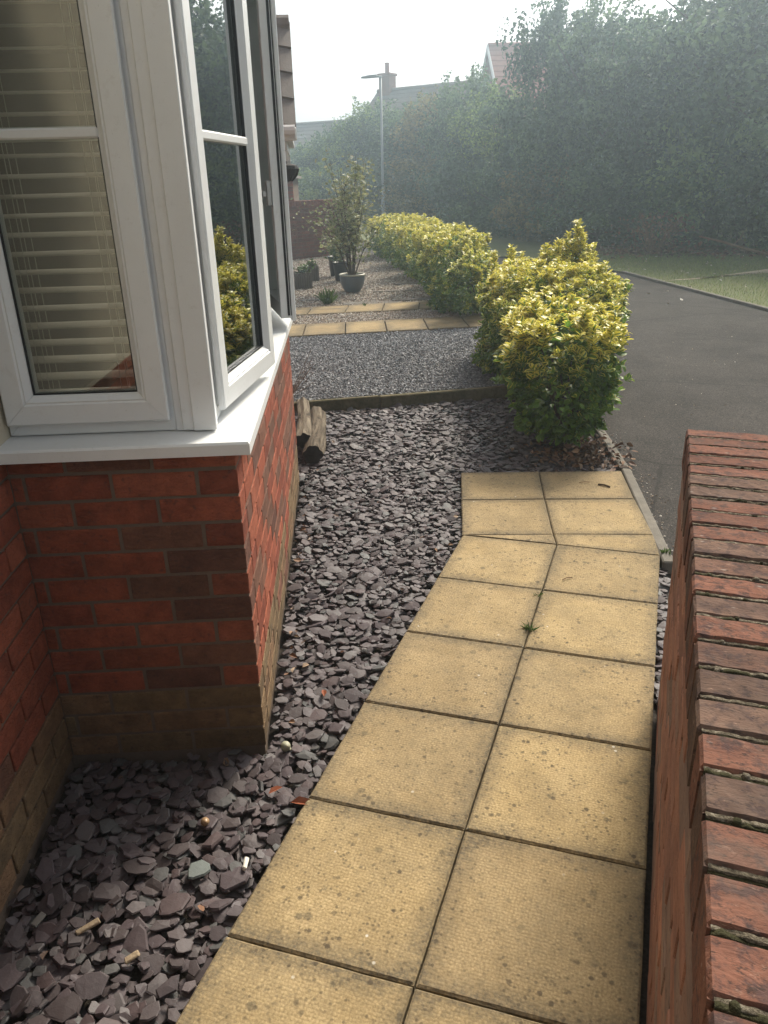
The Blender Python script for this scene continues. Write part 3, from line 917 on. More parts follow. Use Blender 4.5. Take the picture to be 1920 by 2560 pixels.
# the room behind
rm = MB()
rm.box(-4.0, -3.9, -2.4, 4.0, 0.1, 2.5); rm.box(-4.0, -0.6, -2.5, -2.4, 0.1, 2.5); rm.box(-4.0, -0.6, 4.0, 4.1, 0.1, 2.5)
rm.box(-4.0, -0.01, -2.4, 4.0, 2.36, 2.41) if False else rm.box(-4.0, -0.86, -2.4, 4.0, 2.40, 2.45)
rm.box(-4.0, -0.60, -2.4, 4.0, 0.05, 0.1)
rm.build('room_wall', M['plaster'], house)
MB().box(-0.56, -0.12, 0.16, BL - .11, 0.952, 0.985).build('window_board', M['curtain'], house)
MB().prism([(-0.588, 0.01), (-0.01, 0.01), (-0.01, BL - .01), (-0.588, BL - .01)], 2.42, 2.46).build('bay_ceiling', M['pvc'], house)
br = MB(); br.add([(-0.59, -0.03, 2.80), (-0.59, BL + .02, 2.80), (0.03, BL + .02, 2.55), (0.03, -0.03, 2.55), (-0.59, -0.03, 2.47), (-0.59, BL + .02, 2.47), (0.03, BL + .02, 2.47), (0.03, -0.03, 2.47)], [(0, 3, 2, 1), (4, 5, 6, 7), (0, 1, 5, 4), (1, 2, 6, 5), (2, 3, 7, 6), (3, 0, 4, 7)])
br.build('bay_roof', M['greytile'], house)

# sill: an L-shaped white moulding with a dropped nose, mitred at the corner
O = 0.045


def sill_piece(plan, name='window_sill'):
    """plan: outer edge start/end and inner edge start/end"""
    (o0, o1, i1, i0) = plan
    def lerp(a, b, t): return (a[0] + (b[0] - a[0]) * t, a[1] + (b[1] - a[1]) * t)
    prof = [(0, 0.951), (0, 0.979), (0.03, 0.985), (0.985, 0.992), (1.0, 0.951)]
    v = [(*lerp(o0, i0, t), z) for t, z in prof] + [(*lerp(o1, i1, t), z) for t, z in prof]
    n = len(prof)
    f = [(k, k + 1, n + k + 1, n + k) for k in range(n - 1)] + [(n - 1, 0, n, 2 * n - 1), tuple(range(n - 1, -1, -1)), tuple(range(n, 2 * n))]
    mb = MB().add(v, f)
    return mb.build(name, M['pvc'], house)


FX, FY = -0.06, 0.06
sill_piece([(-0.60, -O), (O, -O), (FX - .04, FY + .04), (-0.60, FY + .04)])
sill_piece([(O, -O + .0008), (O, BL + O), (FX - .04, BL - FY), (FX - .04, FY + .0408)])


def bar_frame(origin, ax, az, nrm, w, h, prof, name, mat, parent, gap=0.0004):
    """four mitred members: prof = [(inset, out)] closed polygon; origin lower-left, ax along, az up, nrm outward"""
    o, ax, az, nrm = Vector(origin), Vector(ax), Vector(az), Vector(nrm)
    cor = [((0, 0), (1, 1)), ((w, 0), (-1, 1)), ((w, h), (-1, -1)), ((0, h), (1, -1))]
    mb = MB(); n = len(prof)
    for k in range(4):
        (a, sa), (b, sb) = cor[k], cor[(k + 1) % 4]
        t = ((b[0] - a[0]), (b[1] - a[1])); L = math.hypot(*t); t = (t[0] / L * gap, t[1] / L * gap)
        v = []
        for (c, s, sg) in ((a, sa, 1), (b, sb, -1)):
            for (i, d) in prof:
                p = (c[0] + s[0] * i + t[0] * sg, c[1] + s[1] * i + t[1] * sg)
                v.append(o + ax * p[0] + az * p[1] + nrm * d)
        f = [(q, (q + 1) % n, n + (q + 1) % n, n + q) for q in range(n)] + [tuple(range(n - 1, -1, -1)), tuple(range(n, 2 * n))]
        mb.add(v, f)
    return mb.build(name, mat, parent)


SASH = [(0.012, -0.045), (0.012, 0.001), (0, 0.003), (0, 0.016), (0.004, 0.020), (0.052, 0.020), (0.056, 0.016), (0.060, 0.017), (0.071, 0.006), (0.075, 0.004), (0.075, -0.045)]
OUTER = [(0, -0.06), (0, -0.002), (0.003, 0), (0.042, 0), (0.045, -0.004), (0.05, -0.012), (0.05, -0.06)]
WT = 2.40          # head of the windows (above the picture)
# --- near window (faces the camera): plane y = FY, x from -0.59 to -0.16
mlp = Vector
wn1 = empty('window', (0, 0, 0), 0, house)
bar_frame((-0.589, FY, 0.993), (1, 0, 0), (0, 0, 1), (0, -1, 0), 0.434, WT - 0.993, OUTER, 'window_frame', M['pvc'], wn1)
bar_frame((-0.589 + 0.006, FY - 0.0045, 1.026), (1, 0, 0), (0, 0, 1), (0, -1, 0), 0.417, WT - 1.06, SASH, 'sash', M['pvc'], wn1)
gx0, gx1 = -0.589 + .006 + .075, -0.589 + .006 + .417 - .075
MB().box(gx0 - .004, gx1 + .004, FY + 0.004, FY + 0.010, 1.095, WT - .1).build('glass_pane', M['glass'], wn1)
gk = MB()
for (a, b, c, d) in ((gx0 - .0005, gx0 + .004, 1.1, WT - .1), (gx1 - .004, gx1 + .0005, 1.1, WT - .1), (gx0 + .004, gx1 - .004, 1.1005, 1.104)):
    gk.box(a, b, FY - .004, FY + .003, c, d)
gk.build('gasket', M['gasket'], wn1)
MB().bbox(gx0, gx1, FY - 0.012, FY + 0.003, 1.693, 1.716, .004).build('glazing_bar', M['pvc'], wn1)
MB().bbox(gx0, gx1, FY + 0.011, FY + 0.022, 1.689, 1.720, .004).build('glazing_bar', M['pvc'], wn1)
# --- corner post with stepped cover strips
cp = MB()
cp.box(-0.154, FX - .001, FY - 0.002, FY + .07, 0.9925, WT)
cp.bbox(-0.138, FX + 0.006, FY - 0.010, FY - 0.0025, 0.9935, WT, .003)
cp.bbox(-0.108, FX + 0.012, FY - 0.016, FY - 0.0105, 0.9935, WT, .002)
cp.bbox(FX + .0005, FX + 0.010, FY - 0.009, FY + 0.006, 0.9935, WT, .002)
cp.bbox(FX + .0005, FX + 0.008, FY + 0.012, FY + 0.024, 0.9935, WT, .002)
cp.bbox(FX + .0005, FX + 0.006, FY + 0.030, FY + 0.044, 0.9935, WT, .002)
cp.build('corner_post', M['pvc'], house)
# far corner post and side window of the bay
MB().box(-0.13, FX - .001, BL - .135, BL - FY, 0.9925, WT).build('corner_post', M['pvc'], house)
wn3 = empty('window', (0, 0, 0), 0, house)
bar_frame((-0.13, BL - FY, 0.993), (-1, 0, 0), (0, 0, 1), (0, 1, 0), 0.455, WT - 0.993, OUTER, 'window_frame', M['pvc'], wn3)
bar_frame((-0.135, BL - FY + .0045, 1.026), (-1, 0, 0), (0, 0, 1), (0, 1, 0), 0.44, WT - 1.06, SASH, 'sash', M['pvc'], wn3)
MB().box(-0.5, -0.21, BL - .075, BL - .069, 1.095, WT - .1).build('glass_pane', M['glass'], wn3)
# --- front: three lights in one frame, the first and the last opened outwards
wn2 = empty('window', (0, 0, 0), 0, house)
Y0, YM1, YM2, Y3 = 0.125, 0.81, 1.49, BL - .135
for (a, b) in ((Y0, YM1), (YM1 + .0005, YM2), (YM2 + .0005, Y3)):
    bar_frame((FX, a, 0.993), (0, 1, 0), (0, 0, 1), (1, 0, 0), b - a, WT - 0.993, [(0, -0.06), (0, -0.002), (0.002, 0), (0.030, 0), (0.034, -0.008), (0.034, -0.06)], 'window_frame', M['pvc'], wn2)


def casement(hinge_y, w, angle, far=False, name='casement'):
    """sash on a hinge at hinge_y; local +Y runs from the hinge, local +X outwards"""
    c = empty(name, (FX + 0.006, hinge_y, 0), 0, house)
    c.rotation_euler = (0, 0, angle)
    sg = -1 if far else 1
    o = (0, 0, 1.022)
    bar_frame(o, (0, sg, 0), (0, 0, 1), (1, 0, 0), w, WT - 1.04, SASH, 'sash', M['pvc'], c)
    y0, y1 = sorted((sg * .071, sg * (w - .071)))
    MB().box(-0.014, -0.008, y0, y1, 1.092, WT - .088).build('glass_pane', M['glass'], c)
    gk = MB()
    ya, yb = sorted((sg * .0752, sg * (w - .0752)))
    for (a, b, z0, z1) in ((ya, ya + .005, 1.0975, WT - .1), (yb - .005, yb, 1.0975, WT - .1), (ya + .005, yb - .005, 1.0975, 1.102)):
        gk.box(-0.007, 0.003, a, b, z0, z1)
    ye_ = sg * (w - .0115)
    ea, eb = sorted((ye_, ye_ + sg * .0015))
    gk.box(-0.016, -0.006, ea, eb, 1.045, WT - .06); gk.box(-0.0025, 0.001, ea, eb + .0, 1.045, WT - .06)  # first black strip paints a groove's shade on the edge; second is gasket
    gk.build('gasket', M['gasket'], c)
    MB().bbox(-0.007, 0.009, ya, yb, 1.693, 1.716, .004).build('glazing_bar', M['pvc'], c)
    h = MB()
    hy = sg * (w - 0.035)
    h.bbox(-0.068, -0.0455, hy - .012, hy + .012, 1.50, 1.60, .004); h.bbox(-0.085, -0.0685, hy - .010, hy + .010, 1.535, 1.56, .003)
    h.bbox(-0.092, -0.0855, hy - .009, hy + .009, 1.44, 1.565, .003)
    h.build('handle', M['steel'], c)
    return c


casement(Y0 + 0.012, 0.575, -R(9.5))
# middle light: fixed
bar_frame((FX - .004, YM1 + .03, 1.022), (0, 1, 0), (0, 0, 1), (1, 0, 0), YM2 - YM1 - .06, WT - 1.04, SASH, 'sash', M['pvc'], wn2)
MB().box(FX - .018, FX - .012, YM1 + .10, YM2 - .10, 1.092, WT - .088).build('glass_pane', M['glass'], wn2)
MB().bbox(FX - .011, FX + .004, YM1 + .105, YM2 - .105, 1.693, 1.716, .004).build('glazing_bar', M['pvc'], wn2)
casement(Y3 - 0.012, 0.60, R(12), far=True)

# ---------------------------------------------------------------- blind and curtain inside
blind = empty('venetian_blind', (HA.x, HA.y, 0), UA)
tag(blind, 'cream horizontal slat blind hanging inside the near bay window', 'blind')
sm = MB()
nseg = 4; w2 = 0.024
pr = [(-w2 + 2 * w2 * k / nseg, 0.0035 * (1 - (2 * k / nseg - 1) ** 2)) for k in range(nseg + 1)]
v = [(x, y, z) for x in (-0.19, 0.19) for (y, z) in pr] + [(x, y, z - 0.0028) for x in (-0.19, 0.19) for (y, z) in pr]
q = nseg + 1
f = [(k, k + 1, q + k + 1, q + k) for k in range(nseg)] + [(2 * q + k, 3 * q + k, 3 * q + k + 1, 2 * q + k + 1) for k in range(nseg)] + [(0, q, 3 * q, 2 * q), (q - 1, 3 * q - 1, 4 * q - 1, 2 * q - 1)]
sm.add(v, f)
slat_me = sm.mesh('slat', M['blind'])
zs = 1.085
k = 0
while zs < 2.2:
    link('slat', slat_me, blind, (-0.378 + random.uniform(-.0015, .0015), 0.150, zs), (R(9) + random.uniform(-.03, .03), random.uniform(-.004, .004), 0))
    zs += 0.0445
for x in (-0.505, -0.488, -0.30, -0.283):
    MB().tube([(x, 0.122, 1.06), (x, 0.122, 2.2)], 0.0011, 5).build('cord', M['cord'], blind)
    MB().tube([(x + .006, 0.178, 1.06), (x + .006, 0.178, 2.2)], 0.0011, 5).build('cord', M['cord'], blind)
MB().bbox(-0.57, -0.19, 0.12, 0.18, 2.17, 2.21, .004).build('head_rail', M['blind'], blind)
MB().bbox(-0.568, -0.188, 0.126, 0.174, 1.045, 1.062, .004).build('bottom_rail', M['blind'], blind)
cu = MB()
cv = []
for i in range(25):
    t = i / 24
    cv.append((-0.325 + 0.10 * t, 0.62 + 0.03 * math.sin(i * 1.5) + 0.1 * t))
for i in range(24):
    (x0, y0), (x1, y1) = cv[i], cv[i + 1]
    cu.add([(x0, y0, 0.99), (x1, y1, 0.99), (x1, y1, 2.2), (x0, y0, 2.2), (x0, y0 + .004, 0.99), (x1, y1 + .004, 0.99), (x1, y1 + .004, 2.2), (x0, y0 + .004, 2.2)], [(0, 1, 2, 3), (7, 6, 5, 4), (3, 2, 6, 7), (0, 4, 5, 1)])
cur = cu.build('curtain', M['curtain'], None, (HA.x, HA.y, 0), (0, 0, UA), True)
tag(cur, 'tan curtain hanging in the room behind the slats of the blind', 'curtain')

# ---------------------------------------------------------------- porch canopy of the house
pc = MB().box(-0.655, -0.06, 0.09, 1.23, -0.14, -0.09).build('porch_canopy', M['pvc'], house, (0.035, 3.75, 1.93), (0, 0, R(2.3)))
pitch = math.atan2(0.68, 0.66); SL = math.hypot(.68, .66)
def tile_mesh(L, Wd):
    mb = MB(); n = 6; V = []
    for (y, dz) in ((0, 0.014), (L, -0.004)):
        for k in range(n + 1):
            t = k / n
            V.append((t * Wd, y, dz + 0.020 * math.sin(t * math.pi) ** 1.2 - 0.004))
    V2 = [(a, b, c - 0.014) for a, b, c in V]
    m = n + 1
    F = [(k, k + 1, m + k + 1, m + k) for k in range(n)] + [(2 * m + k + 1, 2 * m + k, 3 * m + k, 3 * m + k + 1) for k in range(n)] + [(k + 1, k, 2 * m + k, 2 * m + k + 1) for k in range(n)] + [(m + k, m + k + 1, 3 * m + k + 1, 3 * m + k) for k in range(n)] + [(0, m, 3 * m, 2 * m), (m - 1, 3 * m - 1, 4 * m - 1, 2 * m - 1)]
    mb.add(V + V2, F)
    return mb.mesh('roof_tile', M['tile'], False)
gauge = SL / 4.0
tm = tile_mesh(gauge + 0.03, 0.225)
for side in (0, 1):
    for rr in range(4):
        for cc in range(3):
            s = rr * gauge - 0.02
            yy_ = s * math.cos(pitch); zz_ = s * math.sin(pitch)
            if side == 0:
                o = link('roof_tile', tm, pc, (-0.222 * (cc + 1) + 0.003, yy_, zz_ + .012), (pitch, 0, 0))
            else:
                o = link('roof_tile', tm, pc, (-0.222 * cc + 0.003, 1.32 - yy_, zz_ + .012), (pitch, 0, math.pi))
rt = MB().lathe([(0.10, 0), (0.10, 0.67)], 10)
o = MB().tube([(0.0, 0.66, 0.672), (-0.66, 0.66, 0.672)], 0.065, 10).build('ridge_tile', M['tile'], pc)
MB().prism([(-0.655, 0.02), (-0.02, 0.02), (-0.02, 1.30), (-0.655, 1.30)], [-0.086, -0.086, -0.086, -0.086], [-0.06, -0.06, -0.06, -0.06]).build('soffit', M['pvc'], pc)
ga = MB(); ga.add([(-0.03, 0.06, -0.056), (-0.03, 1.26, -0.056), (-0.03, 0.66, 0.60), (-0.55, 0.06, -0.056), (-0.55, 1.26, -0.056), (-0.55, 0.66, 0.60)], [(0, 1, 2), (5, 4, 3), (0, 3, 4, 1), (1, 4, 5, 2), (2, 5, 3, 0)])
ga.build('gable', M['pvc'], pc)
MB().bbox(-0.655, 0.01, -0.05, 0.015, -0.088, -0.005, .01).build('fascia', M['pvc'], pc)
MB().tube([(0.0, -0.075, -0.03), (-0.655, -0.075, -0.03)], 0.035, 10).build('gutter', M['pvc'], pc)
for y in (0.10, 1.14):
    b = MB()
    b.add([(-0.655, y, -0.145), (-0.06, y, -0.145), (-0.06, y, -0.20), (-0.30, y, -0.30), (-0.56, y, -0.56), (-0.655, y, -0.56)] + [(-0.655, y + .07, -0.145), (-0.06, y + .07, -0.145), (-0.06, y + .07, -0.20), (-0.30, y + .07, -0.30), (-0.56, y + .07, -0.56), (-0.655, y + .07, -0.56)],
          [(5, 4, 3, 2, 1, 0), (6, 7, 8, 9, 10, 11)] + [(i, (i + 1) % 6, 6 + (i + 1) % 6, 6 + i) for i in range(6)])
    b.build('bracket', M['pvc'], pc)
# hanging basket
hp = HY(620, 372, 2.2)
hk = empty('hanging_basket', (hp.x, hp.y, hp.z)); hk.scale = (.72, .72, .72)
tag(hk, 'dark ribbed hanging basket below the white porch bracket', 'hanging basket')
MB().lathe([(0.005, -0.09), (0.05, -0.08), (0.10, -0.03), (0.12, 0.03), (0.11, 0.06), (0.06, 0.075), (0.0, 0.08)], 16, wob=0.03).build('basket', M['dome'], hk)
for k in range(10):
    a = 2 * math.pi * k / 10
    MB().tube([(0.05 * math.cos(a), 0.05 * math.sin(a), -0.083), (0.104 * math.cos(a), 0.104 * math.sin(a), -0.03), (0.124 * math.cos(a), 0.124 * math.sin(a), 0.03)], 0.005, 5).build('rib', M['dome'], hk)
MB().tube([(0, 0, 0.08), (0, 0, 0.30)], 0.004, 5).build('hanger', M['gasket'], hk)

# ---------------------------------------------------------------- garden wall on the right with brick-on-edge coping
gw = empty('garden_wall', (0.447, -1.062, 0))
tag(gw, 'low red brick garden wall with lichen covered brick on edge coping beside the slab path', 'wall')
LEAN = 0.026
TOPZ = 0.92


def wx(z): return LEAN * (1 - z / TOPZ)


core = MB().add([(wx(-.12) + .006, -3.0, -.12), (0.209, -3.0, -.12), (0.209, -0.006, -.12), (wx(-.12) + .006, -0.006, -.12), (wx(.80) + .006, -3.0, .812), (0.209, -3.0, .812), (0.209, -0.006, .812), (wx(.80) + .006, -0.006, .812)],
                [(0, 3, 2, 1), (4, 5, 6, 7), (0, 1, 5, 4), (1, 2, 6, 5), (2, 3, 7, 6), (3, 0, 4, 7)]).build('wall_core', M['oldmortar'], gw)
WR = [(0.33, 0.175, 0.122), (0.30, 0.162, 0.117), (0.35, 0.18, 0.124), (0.265, 0.168, 0.128), (0.24, 0.168, 0.134), (0.32, 0.165, 0.115)]
for ci in range(11):
    z1 = 0.808 - ci * 0.0765; z0 = z1 - 0.0665
    y = 0.0 if ci % 2 else -0.1125
    xo = wx((z0 + z1) / 2)
    if ci % 2 == 0: brick(gw, xo, xo + .1025, -0.1025, 0.0, z0, z1, random.choice(WR), 'wallbrick')
    while y > -2.85:
        ye = y - 0.215
        brick(gw, xo + random.uniform(-.0015, .0015), xo + .1025, ye, y, z0, z1, random.choice(WR), 'wallbrick')
        y = ye - 0.010
    brick(gw, 0.1085, 0.2135, -0.1025, 0.0, z0, z1, random.choice(WR), 'wallbrick')
CC = [(0.155, 0.078, 0.056), (0.14, 0.072, 0.053), (0.17, 0.084, 0.060), (0.122, 0.082, 0.064), (0.112, 0.077, 0.061), (0.128, 0.078, 0.060), (0.15, 0.076, 0.055)]
cseq = [0, 0, 2, 1, 2, 3, 3, 0, 1, 0, 3, 5, 2, 3, 2, 5, 4, 3, 6, 4, 1, 6, 2, 1, 4, 0, 6, 2, 1, 0, 4, 2]
PITCH = 0.0765


def coping_mesh(seed):
    """brick on edge, 215 long, its worn top modelled with chipped arrises"""
    rg = random.Random(seed); mb = MB()
    nx, ny = 13, 5; V = []
    Lx, Ly, H = 0.2145, 0.0655, 0.104
    us = [0, .018] + [0.018 + .964 * i / (nx - 3) for i in range(1, nx - 3)] + [.982, 1]; vs = [0, .07, .5, .93, 1]
    for j, b in enumerate(vs):
        for i, a in enumerate(us):
            rim = i in (0, len(us) - 1) or j in (0, ny - 1)
            z = rg.uniform(-.0012, .0012) - (0.0055 + rg.uniform(0, .004) if rim else 0)
            V.append((a * Lx, -b * Ly + (rg.uniform(-.0015, .0015) if rim else 0), z))
    nx = len(us)
    F = [(j * nx + i, (j + 1) * nx + i, (j + 1) * nx + i + 1, j * nx + i + 1) for j in range(ny - 1) for i in range(nx - 1)]
    ring = list(range(nx)) + [j * nx + nx - 1 for j in range(1, ny)] + [(ny - 1) * nx + i for i in range(nx - 2, -1, -1)] + [j * nx for j in range(ny - 2, 0, -1)]
    b0 = len(V)
    for i in ring: V.append((V[i][0], V[i][1], -H))
    m = len(ring)
    F += [(ring[k], ring[(k + 1) % m], b0 + (k + 1) % m, b0 + k) for k in range(m)]
    mb.add(V, F)
    return mb.mesh('coping_brick', M['coping'], False)


cms = [coping_mesh(s) for s in range(8)]
moss, lich = MB(), MB()
for k in range(38):
    y = -k * PITCH
    o = link('coping_brick', cms[k % 8], gw, (random.uniform(-.002, .002), y + random.uniform(-.001, .001), TOPZ + random.uniform(-.0015, .0025)), (random.uniform(-.012, .012), random.uniform(-.006, .006), random.uniform(-.008, .008)))
    cq = CC[cseq[k % len(cseq)]]; q = random.uniform(.9, 1.1); o.color = (cq[0] * q, cq[1] * q, cq[2] * q, 1)
    # joint filler: an uneven ribbon of mortar, moss and lichen
    yj = y - 0.0655 - (PITCH - 0.0655) / 2
    n = 44; prev = None
    for tgt, amp, thr, seed in ((moss, 0.0055, .42, 1), (lich, 0.0035, .15, 2)):
        ph = random.uniform(0, 100); V = []
        for i in range(n + 1):
            x = 0.004 + 0.207 * i / n
            from mathutils import noise as mn
            a = mn.noise(Vector((x * 26 + ph, k * 1.7, seed))) * .5 + .5
            b = mn.noise(Vector((x * 95 + ph, k * 3.1, seed * 3))) * .5 + .5
            hgt = (-0.0065 + max(0, a - .50) * 0.045 * b) if tgt is moss else (-0.0060 + 0.0045 * b + max(0, a - .6) * .006)
            wd = 0.0042 + 0.0035 * a * b + (0.0018 if hgt > 0.001 else 0)
            dy = 0.0016 * (b - .5) * 2 + (0.003 if tgt is lich else -0.002)
            V += [(x, yj - wd + dy, TOPZ - 0.014), (x, yj - wd * .6 + dy, TOPZ + hgt * .7), (x, yj + dy, TOPZ + hgt), (x, yj + wd * .6 + dy, TOPZ + hgt * .7), (x, yj + wd + dy, TOPZ - 0.014)]
        tgt.add(V, [(5 * i + j, 5 * i + j + 1, 5 * i + 6 + j, 5 * i + 5 + j) for i in range(n) for j in range(4)])
for k in range(60):     # separate cushions
    cx = random.uniform(.015, .2); cy = -(random.randrange(1, 30) * PITCH) + 0.004 + random.uniform(-.006, .006); rr = random.uniform(.0025, .0055)
    (moss if random.random() < .5 else lich).lathe([(rr * 1.2, -.004), (rr, .001), (rr * .6, rr * .45), (0.0003, rr * .6)], 8, (cx, cy, TOPZ), .2)
tag(moss.build('moss', M['moss'], gw, None, None, True), kind='stuff')
tag(lich.build('lichen', M['lichen'], gw, None, None, True), kind='stuff')


# ---------------------------------------------------------------- leaves
def leaf_template(wide=0.42, fold=0.10, droop=0.12, tipw=0.62):
    V = np.array([(0, 0, 0), (0.34, 0, 0.015), (0.70, 0, -droop * .35), (1, 0, -droop),
                  (0.30, wide / 2, fold), (0.70, wide / 2 * tipw * 1.25, fold * .8 - droop * .3), (0.30, -wide / 2, fold), (0.70, -wide / 2 * tipw * 1.25, fold * .8 - droop * .3)])
    F = np.array([(0, 1, 4), (1, 2, 5), (1, 5, 4), (2, 3, 5), (0, 6, 1), (1, 6, 7), (1, 7, 2), (2, 7, 3)])
    ed = np.array([0.1, 0.05, 0.05, 0.7, 1, 1, 1, 1.0])
    return V, F, ed


LEAF = [leaf_template(0.56, .07, .10, .7), leaf_template(0.62, .05, .22, .7), leaf_template(0.50, .09, -.05, .7), leaf_template(0.58, .03, .3, .7)]


def frames(axis, roll):
    """rotation matrices whose x column is axis (n,3)"""
    a = axis / np.linalg.norm(axis, axis=1, keepdims=True)
    up = np.tile(np.array([0, 0, 1.0]), (len(a), 1))
    s = np.cross(up, a); ln = np.linalg.norm(s, axis=1, keepdims=True); s = np.where(ln > 1e-3, s / np.maximum(ln, 1e-6), np.array([0, 1.0, 0]))
    t = np.cross(a, s)
    c, si = np.cos(roll)[:, None], np.sin(roll)[:, None]
    y = s * c + t * si; z = -s * si + t * c
    return np.stack([a, y, z], -1)


def leaves_mesh(name, pos, Rm, size, yl, mat, temps=LEAF, which=None):
    n = len(pos)
    if which is None: which = RNG.integers(0, len(temps), n)
    V, F, A = [], [], []; E, off = [], 0
    for t, (tv, tf, te) in enumerate(temps):
        ix = np.where(which == t)[0]
        if not len(ix): continue
        v = np.einsum('nij,nkj->nki', Rm[ix], tv[None] * size[ix][:, None, None]) + pos[ix][:, None, :]
        V.append(v.reshape(-1, 3)); F.append((tf[None] + (np.arange(len(ix)) * len(tv))[:, None, None] + off).reshape(-1, 3)); off += len(ix) * len(tv)
        E.append(np.tile(te, len(ix))); A.append(np.repeat(yl[ix], len(tv)))
    return mesh_np(name, np.concatenate(V), np.concatenate(F), mat, {'ed': np.concatenate(E), 'yl': np.concatenate(A)})


def blob_points(blobs, n, seed, lo=0.86, hi=1.06, noise_amp=0.14):
    """points on the skin of a union of ellipsoids, with outward normals"""
    rg = np.random.default_rng(seed); P, N = [], []
    w = np.array([b[3] * b[4] + b[4] * b[5] + b[3] * b[5] for b in blobs]); w = w / w.sum()
    got = 0
    while got < n:
        i = rg.choice(len(blobs), size=n, p=w); d = rg.normal(size=(n, 3)); d /= np.linalg.norm(d, axis=1, keepdims=True)
        B = np.array(blobs)[i]; c, r = B[:, :3], B[:, 3:6]
        k = rg.uniform(lo, hi, n)[:, None]
        # boxier than an ellipsoid
        sd = np.sign(d) * np.abs(d) ** 0.72; sd /= np.linalg.norm(sd, axis=1, keepdims=True) ** 0.55
        ph = np.sin(sd[:, 0] * 9 + i) * np.sin(sd[:, 1] * 8 + 2 * i) + np.sin(sd[:, 2] * 11 + 3 * i)
        p = c + sd * r * k * (1 + noise_amp * 0.5 * ph[:, None])
        inside = np.zeros(n, bool)
        for j, b in enumerate(blobs):
            q = (p - np.array(b[:3])) / np.array(b[3:6]); inside |= ((q ** 2).sum(1) < 0.70) & (i != j)
        inside |= p[:, 2] < 0.06
        nn = sd / r; nn /= np.linalg.norm(nn, axis=1, keepdims=True)
        P.append(p[~inside]); N.append(nn[~inside]); got += (~inside).sum()
    return np.concatenate(P)[:n], np.concatenate(N)[:n]


